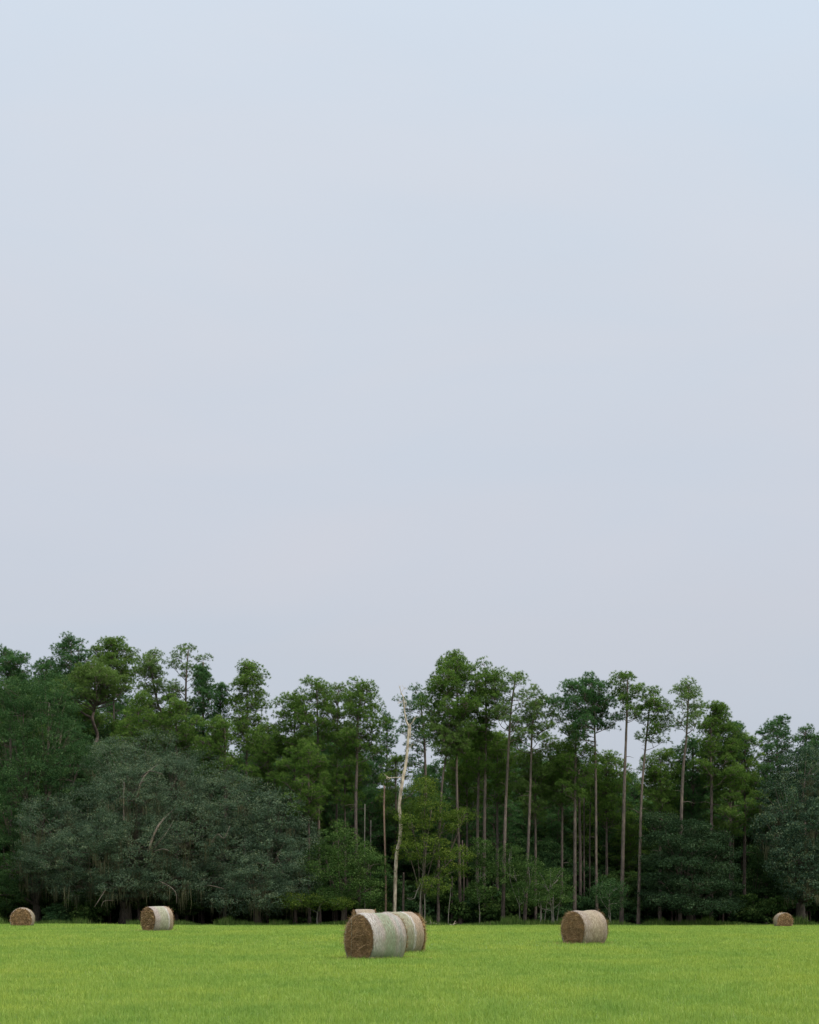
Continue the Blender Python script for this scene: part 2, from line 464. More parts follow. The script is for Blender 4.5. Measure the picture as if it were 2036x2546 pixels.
def wrap_mat(name, stops, stain=0.5, moss=0.35):
    """net wrap: colour bands run along the bale's axis (object X, -0.6 .. 0.6)"""
    m, nt, out = newmat(name)
    tc = N(nt, 'ShaderNodeTexCoord')
    sep = N(nt, 'ShaderNodeSeparateXYZ'); nt.links.new(tc.outputs['Object'], sep.inputs[0])
    wob = noise(nt, 2.2, 4, 0.6, tc.outputs['Object'])
    ma = N(nt, 'ShaderNodeMath', operation='MULTIPLY_ADD'); nt.links.new(wob, ma.inputs[0]); ma.inputs[1].default_value = 0.20
    nt.links.new(sep.outputs['X'], ma.inputs[2])
    mr = N(nt, 'ShaderNodeMapRange'); mr.inputs[1].default_value = -0.61 + .10; mr.inputs[2].default_value = 0.61 + .10
    nt.links.new(ma.outputs[0], mr.inputs[0])
    col = ramp(nt, mr.outputs[0], stops)
    # fine threads running round the bale
    th = noise(nt, 1.0, 3, 0.7, tc.outputs['Object'], (95, 9, 9))
    col = mix(nt, 1.0, col, ramp(nt, th, [(0.36, (.38, .37, .34)), (0.5, (1, 1, 1)), (0.64, (1.5, 1.47, 1.44))]), 'MULTIPLY')
    # mottled stains and hay showing through
    st = noise(nt, 11.0, 5, 0.72, tc.outputs['Object'], (2.2, .55, .55))
    stm = ramp(nt, st, [(0.45, (0, 0, 0)), (0.58, (1, 1, 1))])
    sc_ = N(nt, 'ShaderNodeMath', operation='MULTIPLY'); nt.links.new(stm, sc_.inputs[0]); sc_.inputs[1].default_value = stain
    col = mix(nt, sc_.outputs[0], col, (.135, .095, .052))
    # green algae growing on the lower half
    gz = N(nt, 'ShaderNodeMapRange'); gz.inputs[1].default_value = 0.1; gz.inputs[2].default_value = -0.75
    g2 = noise(nt, 3.5, 4, 0.65, tc.outputs['Object'])
    ga = N(nt, 'ShaderNodeMath', operation='MULTIPLY_ADD'); nt.links.new(g2, ga.inputs[0]); ga.inputs[1].default_value = -0.9
    nt.links.new(sep.outputs['Z'], ga.inputs[2])
    gb = N(nt, 'ShaderNodeMath', operation='ADD'); nt.links.new(ga.outputs[0], gb.inputs[0]); gb.inputs[1].default_value = 0.4
    nt.links.new(gb.outputs[0], gz.inputs[0])
    gm = N(nt, 'ShaderNodeMath', operation='MULTIPLY'); nt.links.new(gz.outputs[0], gm.inputs[0]); gm.inputs[1].default_value = moss
    col = mix(nt, gm.outputs[0], col, (.12, .17, .085))
    p = N(nt, 'ShaderNodeBsdfPrincipled'); p.inputs['Roughness'].default_value = 0.75
    nt.links.new(col, p.inputs['Base Color'])
    b = N(nt, 'ShaderNodeBump'); b.inputs['Strength'].default_value = 0.5; b.inputs['Distance'].default_value = 0.02
    nt.links.new(st, b.inputs['Height']); nt.links.new(b.outputs[0], p.inputs['Normal'])
    nt.links.new(p.outputs[0], out.inputs[0])
    return m

M['hay'] = hay_mat('weathered hay', 1.65)
M['hay_light'] = hay_mat('sun bleached hay', 1.45)
PK, GR, WH, TN, RB = (.27, .225, .20), (.165, .19, .12), (.37, .35, .32), (.26, .19, .13), (.18, .11, .065)
M['wrap_near'] = wrap_mat('net wrap grey and green', [(0, WH), (.05, (.32, .29, .265)), (.16, (.27, .25, .22)), (.27, PK), (.36, GR), (.62, GR), (.72, PK), (.80, (.21, .22, .19)), (.9, PK), (1, (.22, .19, .15))], .45, .75)
M['wrap_second'] = wrap_mat('net wrap pale green', [(0, PK), (.15, (.21, .20, .145)), (.28, (.20, .195, .125)), (.60, (.20, .195, .125)), (.63, WH), (.66, WH), (.70, TN), (1, TN)], .6, .45)
M['wrap_left'] = wrap_mat('net wrap pinkish and green', [(0, PK), (.20, PK), (.32, (.25, .25, .17)), (.68, (.25, .25, .17)), (.74, WH), (.80, TN), (1, TN)], .5, .15)
M['wrap_tan'] = wrap_mat('net wrap tan', [(0, (.25, .205, .17)), (.2, (.24, .19, .145)), (.45, (.26, .215, .14)), (.75, (.25, .195, .13)), (1, (.24, .19, .155))], .85, .05)
M['twine'] = wrap_mat('baling twine', [(0, (.42, .36, .26)), (1, (.42, .36, .26))], .2, 0)

BALE_INFO = {
    'near': ('big round hay bale, nearest of all, in streaked grey and green net wrap', 'wrap_near', 'hay'),
    'second': ('pale green wrapped hay bale with a ragged right end, right behind the nearest bale', 'wrap_second', 'hay'),
    'tan': ('tan net-wrapped hay bale with a sagging top, alone on the grass right of the middle', 'wrap_tan', 'hay'),
    'left': ('wrapped hay bale with a pale middle band standing in front of the big live oak', 'wrap_left', 'hay'),
    'hidden': ('hay bale seen from its side, only its pale top showing above the nearest bale', 'wrap_tan', 'hay_light'),
    'farleft': ('far hay bale showing its round tan end at the left edge of the field', 'wrap_tan', 'hay_light'),
    'farright': ('smallest hay bale, at the far right edge of the field under dark oaks', 'wrap_tan', 'hay_light'),
}

def build_bale(B, seed):
    rng = np.random.default_rng(seed)
    R, L = 0.76, 1.22
    d = B['d']
    label, wm, hm = BALE_INFO[B['kind']]
    topz = HC - (B['top'] - HY) * d / F
    cx = (B['px'] - CX) * d / F
    cz = topz - R * 0.98
    root = empty('hay_bale', (cx, d, cz - R * 0.93), label, 'hay bale', 'round hay bales on the field')
    root.rotation_euler = (0, 0, 0)
    # axis along local X; the end at -X faces the camera (phi off the line of sight, to the left when positive)
    phi = math.radians(B['phi'])
    ang = math.atan2(-math.cos(phi), -math.sin(phi)) - math.pi    # the -X end points to (-sin phi, -cos phi)
    vx = (B['px'] - CX) / F
    root.rotation_euler = (0, 0, ang - math.atan(vx))
    zc = R * 0.93                                                # centre height over the root
    def prof(u, th):
        """radius of the bale at u (-1..1) along the axis and angle th (0 = up)"""
        r = R * (1 - 0.055 * np.exp(-((np.abs(u) - 1.0) / 0.10) ** 2))
        down = np.clip(-np.cos(th), 0, 1)
        p_ = 2 + 0.9 * down ** .5                                # sagging into a squarer, flat foot
        r = r / (np.abs(np.sin(th)) ** p_ + np.abs(np.cos(th)) ** p_ + 1e-9) ** (1 / p_)
        r = np.minimum(r, 0.93 * R / np.maximum(down, 1e-3))     # flat where it rests
        r = r * (1 + 0.02 * np.abs(np.sin(th)) ** 2)
        if B['kind'] == 'tan':
            r = r * (1 - 0.045 * np.exp(-(u / .35) ** 2) * np.clip(np.cos(th), 0, 1))
        r = r + 0.010 * np.sin(3 * th + seed) * np.cos(2.1 * u + seed) + 0.006 * np.sin(7 * th + 2 * u + seed)
        return r
    # hay core with bumpy ends
    nth, nu = 72, 20
    th = np.linspace(0, 2 * np.pi, nth, endpoint=False)
    mb = MB()
    us = np.linspace(-1, 1, nu)
    U, T = np.meshgrid(us, th, indexing='ij')
    Rr = prof(U, T) - 0.012 - 0.01 * rng.random(U.shape)
    v = np.stack([U * L / 2, Rr * np.sin(T), Rr * np.cos(T) + zc], -1).reshape(-1, 3)
    i, j = np.meshgrid(np.arange(nu - 1), np.arange(nth), indexing='ij')
    j2 = (j + 1) % nth
    a, b, c, e = (i * nth + j).ravel(), (i * nth + j2).ravel(), ((i + 1) * nth + j2).ravel(), ((i + 1) * nth + j).ravel()
    mb.add(v, np.concatenate([np.stack([a, c, b], 1), np.stack([a, e, c], 1)]), rng.uniform(.2, .6, len(v)))
    for s in (-1, 1):
        nr = 16
        fr = np.linspace(1, 0.02, nr)
        FR, T2 = np.meshgrid(fr, th, indexing='ij')
        rr = FR * (prof(np.full_like(T2, s), T2) - 0.014)
        bul = 0.035 * (1 - FR ** 2) - 0.05 * np.exp(-(FR / .16) ** 2)
        xx = s * (L / 2 + bul + 0.028 * (rng.random(FR.shape) - .5) * (FR < .97) + 0.010 * np.sin(FR * 34 + T2))
        v = np.stack([xx, rr * np.sin(T2), rr * np.cos(T2) + zc], -1).reshape(-1, 3)
        i, j = np.meshgrid(np.arange(nr - 1), np.arange(nth), indexing='ij'); j2 = (j + 1) % nth
        a, b, c, e = (i * nth + j).ravel(), (i * nth + j2).ravel(), ((i + 1) * nth + j2).ravel(), ((i + 1) * nth + j).ravel()
        ring = .5 + .25 * np.sin(FR * 34 + T2)
        mb.add(v, np.concatenate([np.stack([a, c, b], 1), np.stack([a, e, c], 1)]), np.clip(ring.ravel() * rng.uniform(.3, 1.0, len(v)), 0, 1))
        # single straws lying on and sticking out of the end
        n = 5200 if d < 80 else 2200
        rr = np.sqrt(rng.random(n)) * R * .97; tt = rng.uniform(0, 2 * np.pi, n)
        base = np.stack([s * (L / 2 + 0.035 * (1 - (rr / R) ** 2) + 0.005), rr * np.sin(tt), rr * np.cos(tt) + zc], 1) if False else \
            np.stack([np.full(n, s * (L / 2)) + s * 0.035 * (1 - (rr / R) ** 2), rr * np.sin(tt), rr * np.cos(tt) + zc], 1)
        tang = np.stack([np.zeros(n), np.cos(tt), -np.sin(tt)], 1)
        dirn = unit(tang * rng.normal(0, 1, (n, 1)) + rnd_dirs(rng, n) * .8 + np.array([s * .35, 0, -.15]))
        ln = rng.uniform(.05, .20, (n, 1)); wd = (0.0028 if d < 80 else .006) * rng.uniform(.7, 1.8, (n, 1)) * (d / 50) ** .5
        sd = unit(np.cross(dirn, np.array([s * 1.0, .2, .1]))) * wd
        tip = base + dirn * ln; tip[:, 0] = np.where(s * tip[:, 0] < L / 2 + .01, s * (L / 2 + .02 + .03 * rng.random(n)), tip[:, 0])
        base[:, 0] += s * .012
        v = np.stack([base + sd, base - sd, tip - sd * .5, tip + sd * .5], 1).reshape(-1, 3)
        q = np.arange(n)[:, None] * 4
        mb.add(v, np.concatenate([q + np.array([[0, 1, 2]]), q + np.array([[0, 2, 3]])]), np.repeat(np.clip(rng.beta(1.6, 2.0, n), 0, 1), 4))
    # hay poking out at the rims, ragged on the second bale
    for s, n, reach in ((-1, 350, .05), (1, 2600 if B['kind'] == 'second' else 350, .16 if B['kind'] == 'second' else .05)):
        tt = rng.uniform(0, 2 * np.pi, n)
        if B['kind'] == 'second' and s == 1: tt = rng.uniform(0.3, 3.0, n) * rng.choice([-1, 1], n)
        rr = prof(np.full(n, s * 1.0), tt) - .01
        base = np.stack([np.full(n, s * (L / 2 - .02)), rr * np.sin(tt), rr * np.cos(tt) + zc], 1)
        rad = np.stack([np.zeros(n), np.sin(tt), np.cos(tt)], 1)
        dirn = unit(rad * .5 + rnd_dirs(rng, n) * .9 + np.array([s * 1.1, 0, -.45]))
        tip = base + dirn * rng.uniform(.4, 1.3, (n, 1)) * reach
        sd = unit(np.cross(dirn, rnd_dirs(rng, n))) * .005
        v = np.stack([base + sd, base - sd, tip], 1).reshape(-1, 3)
        mb.add(v, np.arange(n * 3).reshape(-1, 3), np.repeat(rng.beta(2, 2, n), 3))
    mb.build('hay', M[hm], root)
    # net wrap: an open sleeve with thickness, folded a few centimetres over each rim
    mb = MB()
    if B['kind'] == 'second': us = np.concatenate([[-1.003, -1.0], np.linspace(-.97, .93, 24)])
    else: us = np.concatenate([[-1.003, -1.0], np.linspace(-.97, .97, 26), [1.0, 1.003]])
    inset = np.where(np.abs(us) > 1.002, -0.05, 0.0)
    U, T = np.meshgrid(us, th, indexing='ij')
    wr = 0.004 * np.sin(U * 41 + 3 * np.sin(T * 2)) + 0.004 * rng.random(U.shape) + .006 * np.sin(T * 5 + U * 3)
    for off, flip in ((0.012, False), (0.004, True)):
        Rr = prof(U, T) + off + wr + inset[:, None]
        v = np.stack([U * (L / 2 + .004), Rr * np.sin(T), Rr * np.cos(T) + zc], -1).reshape(-1, 3)
        k = len(us)
        i, j = np.meshgrid(np.arange(k - 1), np.arange(nth), indexing='ij'); j2 = (j + 1) % nth
        a, b, c, e = (i * nth + j).ravel(), (i * nth + j2).ravel(), ((i + 1) * nth + j2).ravel(), ((i + 1) * nth + j).ravel()
        t = np.concatenate([np.stack([a, c, b], 1), np.stack([a, e, c], 1)])
        mb.add(v, t[:, ::-1] if flip else t)
    o = mb.build('net_wrap', M[wm], root, smooth=True)
    # shift object space so that the material's axis coordinates are centred on the bale
    o.data.transform(__import__('mathutils').Matrix.Translation((0, 0, -zc))); o.location = (0, 0, zc)
    if B['kind'] in ('near', 'tan'):
        mb = MB()
        if B['kind'] == 'near':
            P = [(-.66, .10, zc + .72), (-.672, .28, zc + .60), (-.676, .29, zc + .2), (-.672, .30, zc - .25), (-.668, .34, zc - .5), (-.655, .38, zc - .62)]
        else:
            P = [(-.64, .66, zc - .2), (-.665, .55, zc - .42), (-.67, .38, zc - .58), (-.66, .2, zc - .66)]
        tube(mb, smooth_path(P, 8), .0075, 5)
        mb.build('twine', M['twine'], root, smooth=True)

for k_, B_ in enumerate(BALES):
    build_bale(B_, 11 + k_ * 7)

rng_s = np.random.default_rng(91)
mb = MB()
for B in BALES[:4]:
    cx = (B['px'] - CX) * B['d'] / F; n = 420
    th = rng_s.uniform(0, 2 * np.pi, n); r = .6 + rng_s.gamma(1.6, .22, n)
    x = cx + np.cos(th) * r; y = B['d'] + np.sin(th) * r
    p = np.stack([x, y, ground_z(x, y) + rng_s.uniform(.03, .12, n)], 1)
    dd = unit(rnd_dirs(rng_s, n) * np.array([1, 1, .35])) * rng_s.uniform(.05, .16, (n, 1))
    w_ = np.array([0, 0, 1.0]) * .004 * (B['d'] / 50) ** .5
    v = np.stack([p - w_, p + w_, p + dd], 1).reshape(-1, 3)
    mb.add(v, np.arange(n * 3).reshape(-1, 3), np.repeat(rng_s.uniform(.5, 1, n), 3))
o = mb.build('loose_straw', M['hay_light'])
o['kind'] = 'stuff'; o['label'] = 'scattered loose straw lying in the grass round the bales'; o['category'] = 'straw'

# ------------------------------------------------------------------ trees
def prof_round(t): return np.sqrt(np.clip(1 - (2 * t - 1) ** 2, 0, 1)) ** .7
def prof_flat(t):  return np.clip(t * 7, .45, 1) ** .5 * np.clip(1 - t ** 2.6, 0, 1) ** .5 + .05
def prof_cone(t):  return np.clip((1 - t) ** .75 * np.clip(t * 5, 0, 1) ** .5 + .08, 0, 1)
PROF = {'round': prof_round, 'flat': prof_flat, 'cone': prof_cone}

def pine_mesh(rng, path, crown, shape, dens, hw_m, zt, zb, tube_r, extra_limbs=(), lower=None, nscale=1.0):
    """path: trunk points (world, base at origin) ; crown centre x,y ; returns bark MB and needle MB"""
    bark, ndl = MB(), MB()
    P = smooth_path(path, 10)
    L = np.linspace(0, 1, len(P))
    rad = tube_r * (1 - L * .62) * (1 + .45 * np.exp(-L * 40))
    tube(bark, P, rad, 9, rough=.16, rng=rng)
    def trunk_at(z):
        i = int(np.clip(np.searchsorted(P[:, 2], z), 1, len(P) - 1))
        a, b = P[i - 1], P[i]; f = np.clip((z - a[2]) / (b[2] - a[2] + 1e-6), 0, 1)
        return a + (b - a) * f, rad[i]
    crowns = [(crown, shape, dens, hw_m, zt, zb)] + ([lower] if lower else [])
    for (cc, shp, dn, hw, top, bot) in crowns:
        H = top - bot
        nl = max(10, int(dn * (6.5 + hw * H * 1.15)))
        for q in range(nl):
            t = (q + rng.random()) / nl
            t = t ** .85
            az = q * 2.399 + rng.uniform(-.6, .6)
            r = hw * PROF[shp](np.array(t)) * rng.uniform(.3, 1.06)
            ez = bot + H * t
            if t > .93: r *= .5
            end = np.array([cc[0] + math.cos(az) * r, cc[1] + math.sin(az) * r, ez])
            rise = r * rng.uniform(.25, .75) + .3
            st, tr = trunk_at(ez - rise)
            midp = st + (end - st) * .55 + np.array([rng.uniform(-.2, .2) * r, rng.uniform(-.2, .2) * r, -rise * .22])
            lp = smooth_path([st, midp, end], 5)
            lr = np.linspace(min(.085, tr * .55) * (.5 + .15 * r), .015, len(lp))
            tube(bark, lp, lr, 5)
            # side branches with clusters of tufts
            nb = 1 + int(r * .8)
            ends = [(end, unit(end - midp))]
            for s in range(nb):
                f = rng.uniform(.38, .97)
                p0 = lp[int(f * (len(lp) - 1))]
                az2 = rng.uniform(0, 2 * np.pi)
                dd = unit(np.array([math.cos(az2) * .7 + (end - st)[0] * .25 / max(r, .5), math.sin(az2) * .7 + (end - st)[1] * .25 / max(r, .5), rng.uniform(.15, .8)]))
                ln = rng.uniform(.45, 1.15) * (0.6 + hw * .16)
                p1 = p0 + dd * ln
                tube(bark, [p0, (p0 + p1) / 2 + np.array([0, 0, -.05]), p1], [.035, .025, .014], 4)
                ends.append((p1, dd))
            for (e, dd) in ends:
                Rp = rng.uniform(.55, 1.05) * (.75 + .11 * hw)
                k = int(33 * Rp * Rp * dn ** .3) + 5
                az3 = rng.uniform(0, 2 * np.pi, k); rho = np.sqrt(rng.random(k)) * rng.uniform(.75, 1.1, k)
                up_ = np.sqrt(np.clip(1 - rho ** 2, 0, 1)) * .85 * rng.uniform(.2, 1.1, k) - .16
                off = np.stack([np.cos(az3) * rho, np.sin(az3) * rho, up_], 1) * Rp
                cen = e + off
                dr = unit(off * 1.3 + np.array([0, 0, .55]) + rng.normal(0, .22, (k, 3)))
                hi = np.clip(.40 + up_ * .5 + rng.normal(0, .16, k), 0, 1)  # upper tufts tinted paler, painting in the light on their tops
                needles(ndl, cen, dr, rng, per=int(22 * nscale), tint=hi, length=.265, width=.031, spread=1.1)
                for q2 in range(0, k, 6):
                    tube(bark, [e - dd * .15, cen[q2]], [.016, .006], 3)
    # bare stubs under the crown
    zb0 = min(c[5] for c in crowns)
    for q in range(rng.integers(3, 8)):
        z = rng.uniform(P[-1, 2] * .35, zb0 + .1)
        st, tr = trunk_at(z)
        az = rng.uniform(0, 2 * np.pi); ln = rng.uniform(.3, 1.6)
        e = st + np.array([math.cos(az) * ln, math.sin(az) * ln, rng.uniform(-.2, .5) * ln])
        tube(bark, [st, (st + e) / 2 + np.array([0, 0, .1 * ln]), e], [.035, .022, .008], 4)
    for lm in extra_limbs:
        lp = smooth_path(lm, 6)
        tube(bark, lp, np.linspace(tube_r * .55, .03, len(lp)), 6, rough=.15, rng=rng)
    return bark, ndl

def hero_pine(label, trunk, crown, shape='round', dens=1.0, mat='pine_mid', d=174, r=.17, limbs=(), lower=None, seed=0, group='pines of the front rows', depth=0.0):
    """trunk: photo pixels from high up down to the foot; crown: (cx, top, bottom, half width) in photo pixels"""
    rng = np.random.default_rng(seed)
    bx = (trunk[0][0] - CX) * d / F
    bz = float(ground_z(bx, d))
    base = np.array([bx, d, bz])
    pts = [np.array([0, 0, -.15])]
    wob = rng.normal(0, .12, (len(trunk) + 2, 1))
    for k, (px, py) in enumerate(trunk[1:]):
        w = W(px, py, d) - base; w[1] += wob[k, 0] * 2
        pts.append(w)
    cx, top, bot, hw = crown
    zt = W(cx, top, d)[2] - bz; zb = W(cx, bot, d)[2] - bz
    ct = W(cx, top + 14, d) - base
    if pts[-1][2] < ct[2] - .8: pts.append(np.array([(pts[-1][0] * .3 + ct[0] * .7), pts[-1][1] * .8, ct[2]]))
    cc = np.array([cx * d / F - CX * d / F - base[0], depth])
    lw = None
    if lower:
        lx, lt, lb, lh, ls, ld = lower
        lw = (np.array([(lx - CX) * d / F - base[0], 0]), ls, ld, lh * d / F, W(lx, lt, d)[2] - bz, W(lx, lb, d)[2] - bz)
    ex = [[W(x, y, d) - base + np.array([0, o, 0]) for (x, y, o) in lm] for lm in limbs]
    bark, ndl = pine_mesh(rng, pts, cc, shape, dens, hw * 1.10 * d / F, zt - .3, zb, r, ex, lw)
    root = empty('pine_tree', base, label, 'pine tree', group)
    bark.build('trunk', M['bark_pine'], root, smooth=True)
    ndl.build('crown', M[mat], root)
    return root

B0 = 2297
PINES = [
 ("dark round-topped pine cut off by the left edge of the photo", [(30, B0), (26, 1640)], (18, 1619, 1790, 60), 'round', 1.5, 'pine_dark', 184),
 ("dark pine whose narrow crown is the leftmost of the two highest tops on the left", [(172, B0), (178, 1600)], (178, 1588, 1720, 47), 'round', 1.4, 'pine_dark', 197),
 ("dark pine between the left edge and the two highest left tops", [(120, B0), (115, 1700)], (118, 1640, 1790, 46), 'round', 1.4, 'pine_dark', 198),
 ("high wide pine crown behind and above the olive flat-topped pine on the left", [(290, B0), (280, 1600)], (282, 1588, 1725, 62), 'round', 1.3, 'pine_mid', 198),
 ("leaning pine with a ragged crown right of the olive flat-topped pine", [(414, B0), (406, 1830), (392, 1750), (380, 1690), (373, 1640)], (378, 1624, 1790, 47), 'round', 1.25, 'pine_pale', 188),
 ("straight pine with a sparse pale crown and long bare trunk above the big live oak", [(465, B0), (463, 1840), (462, 1700), (467, 1618)], (468, 1605, 1790, 50), 'round', .6, 'pine_pale', 187),
 ("dark dense pine close behind the sparse pale one on the left", [(505, B0), (505, 1700)], (506, 1655, 1840, 38), 'cone', 1.5, 'pine_dark', 185),
 ("short dark pine top in the dip left of the cone-shaped pine", [(548, B0), (548, 1720)], (547, 1699, 1850, 24), 'cone', 1.6, 'pine_dark', 188),
 ("cone-shaped pine standing alone on the skyline over the right shoulder of the live oak", [(604, B0), (612, 1900), (615, 1670)], (622, 1653, 1870, 68), 'cone', 1.1, 'pine_mid', 185),
 ("pine with a low rounded crown at the left end of the middle group", [(735, B0), (733, 1750)], (733, 1727, 1900, 48), 'round', 1.3, 'pine_mid', 178),
 ("pine with a bobbly round top, highest of the left half of the middle group", [(795, B0), (792, 1900), (788, 1700)], (788, 1692, 1870, 50), 'round', 1.2, 'pine_mid', 176),
 ("pine crown wedged between the two higher tops of the middle group", [(838, B0), (838, 1950), (842, 1720)], (845, 1708, 1860, 42), 'round', 1.2, 'pine_olive', 180),
 ("flat-topped pine leaning its crown over the gap left of the dead tree", [(898, B0), (886, 2070), (888, 1900), (892, 1780), (903, 1712)], (900, 1699, 1880, 52), 'flat', 1.3, 'pine_mid', 175),
 ("thin distant pine in the sky gap left of the dead tree", [(963, B0), (963, 1790)], (962, 1771, 1960, 30), 'cone', 1.0, 'pine_dark', 196),
 ("blue-green pine right behind the top of the dead tree", [(1056, B0), (1056, 1900), (1043, 1730)], (1032, 1714, 1900, 46), 'round', .8, 'pine_dark', 186),
 ("tallest pine of the middle, with a broad dense crown right of the dead tree", [(1143, B0), (1141, 2150), (1135, 2000), (1134, 1850), (1136, 1700), (1133, 1645)], (1124, 1631, 1860, 74), 'round', 1.4, 'pine_mid', 174),
 ("slender pine with a bent thin trunk just right of the yellow-green tree", [(1088, B0), (1090, 2100), (1098, 1950), (1108, 1880), (1114, 1810)], (1108, 1785, 1890, 52), 'round', 1.1, 'pine_olive', 173),
 ("pine with a dense domed crown right next to the tallest middle pine", [(1202, B0), (1203, 2100), (1206, 1900), (1207, 1760), (1206, 1680)], (1208, 1664, 1835, 54), 'round', 1.15, 'pine_mid', 175),
 ("half-hidden pine with a thin straight trunk left of the dense domed one", [(1183, B0), (1186, 2050), (1189, 1925), (1190, 1850)], (1190, 1805, 1940, 46), 'round', 1.1, 'pine_mid', 176),
 ("open-crowned pine leaning slightly right, third top right of the dead tree", [(1249, B0), (1253, 2100), (1257, 2000), (1263, 1860), (1270, 1760), (1280, 1690)], (1284, 1674, 1830, 50), 'round', .85, 'pine_pale', 173),
 ("olive flat-crowned pine ending the middle group on its right side", [(1303, B0), (1312, 2100), (1318, 1950), (1322, 1820), (1330, 1750)], (1336, 1729, 1860, 56), 'flat', .9, 'pine_olive', 173),
 ("dark umbrella-crowned pine above the tan bale", [(1485, B0), (1482, 2200), (1480, 1950), (1478, 1820), (1475, 1760), (1467, 1705)], (1458, 1690, 1815, 78), 'flat', 1.35, 'pine_dark', 173),
 ("high narrow-crowned pine right of the dark umbrella-crowned one", [(1544, B0), (1549, 2000), (1553, 1900), (1558, 1770), (1560, 1690)], (1560, 1673, 1790, 39), 'round', 1.2, 'pine_mid', 172),
 ("pine with a drooping one-sided crown, next right of the high narrow one", [(1586, B0), (1590, 2100), (1594, 1980), (1603, 1880), (1612, 1780), (1618, 1730)], (1626, 1714, 1850, 41), 'round', 1.2, 'pine_mid', 172),
 ("sparse pale-green pine standing clear on the skyline of the right half", [(1690, B0), (1693, 2040), (1697, 1920), (1705, 1830), (1711, 1710)], (1710, 1694, 1815, 50), 'round', .75, 'pine_pale', 172),
 ("dense pine whose crown slopes down right of the sparse pale-green one", [(1768, B0), (1766, 1980), (1763, 1850), (1772, 1765)], (1785, 1752, 1950, 58), 'cone', 1.5, 'pine_mid', 176),
 ("dark pine on the falling slope of crowns before the right gap", [(1822, B0), (1822, 1810)], (1822, 1798, 1980, 46), 'round', 1.5, 'pine_dark', 179),
 ("lowest pine crown beside the right gap in the skyline", [(1850, B0), (1850, 1840)], (1848, 1824, 1990, 36), 'round', 1.4, 'pine_mid', 178),
 ("dark pine top rising just right of the right gap in the skyline", [(1932, B0), (1932, 1800)], (1932, 1783, 1970, 46), 'round', 1.3, 'pine_dark', 182),
 ("small pine top right of the dark one near the right edge", [(2000, B0), (2002, 1820)], (2002, 1811, 1960, 32), 'round', 1.3, 'pine_dark', 184),
 ("pine cut off by the right edge of the photo", [(2045, B0), (2042, 1840)], (2042, 1824, 1980, 34), 'round', 1.3, 'pine_dark', 184),
 # lower crowns standing before or between the high ones
 ("lower pine with a yellowish crown left of the umbrella-crowned pine", [(1395, B0), (1397, 2000), (1398, 1880)], (1392, 1852, 2010, 58), 'round', 1.2, 'pine_olive', 177),
 ("lower pine directly under the umbrella-crowned pine, on a thin pale trunk", [(1428, B0), (1429, 2000), (1431, 1830)], (1432, 1805, 1990, 46), 'round', 1.2, 'pine_mid', 174),
 ("low dense pine right of the umbrella-crowned pine's trunk", [(1508, B0), (1506, 1900)], (1506, 1880, 2050, 56), 'round', 1.3, 'pine_mid', 180),
 ("low pine filling the space below the drooping one-sided crown", [(1640, B0), (1642, 1900)], (1648, 1868, 2060, 56), 'round', 1.3, 'pine_mid', 178),
 ("low dark pine under the sparse pale-green one", [(1725, B0), (1722, 1900)], (1722, 1842, 2060, 56), 'round', 1.3, 'pine_dark', 180),
 ("low pine behind the dark oak of the right half", [(1815, B0), (1815, 1950)], (1815, 1905, 2080, 58), 'round', 1.2, 'pine_mid', 176),
 ("low pine hemmed in behind the right live oak", [(1905, B0), (1905, 1930)], (1900, 1905, 2080, 50), 'round', 1.2, 'pine_dark', 180),
 ("low pine with a wide crown just left of the middle group", [(668, B0), (668, 1850)], (668, 1805, 2000, 62), 'round', 1.3, 'pine_mid', 178),
 ("low pine under the cone-shaped one, with a thin pale stem", [(560, B0), (560, 1840)], (545, 1790, 1960, 55), 'round', 1.2, 'pine_mid', 178),
 ("low pine below the bobbly-topped one", [(770, B0), (768, 1880)], (765, 1850, 2040, 60), 'round', 1.2, 'pine_mid', 174),
 ("low pine below the flat-topped leaning one", [(860, B0), (858, 1870)], (858, 1845, 2010, 52), 'round', 1.2, 'pine_mid', 177),
 ("low distant pine left of the dead tree's bend", [(985, B0), (985, 1890)], (985, 1880, 2050, 42), 'round', 1.1, 'pine_mid', 186),
 ("low pine below the tallest middle pine", [(1160, B0), (1160, 1880)], (1150, 1850, 2010, 56), 'round', 1.2, 'pine_mid', 180),
 ("low pine between the trunks under the domed and open crowns", [(1235, B0), (1235, 1850)], (1232, 1826, 2000, 52), 'round', 1.2, 'pine_mid', 179),
 ("low pine under the olive flat-crowned one", [(1330, B0), (1330, 1900)], (1325, 1872, 2040, 56), 'round', 1.25, 'pine_olive', 176),
 ("low pine under the ragged leaning crown on the left", [(345, B0), (345, 1760)], (345, 1735, 1890, 50), 'round', 1.3, 'pine_mid', 180),
 ("low pine between the sparse pale one and the live oak's top", [(440, B0), (440, 1770)], (440, 1738, 1880, 45), 'round', 1.3, 'pine_mid', 180),
]
for k_, P_ in enumerate(PINES):
    hero_pine(P_[0], P_[1], P_[2], P_[3], P_[4], P_[5], P_[6], r=(.175, .15, .20, .165, .19)[k_ % 5], seed=100 + k_)
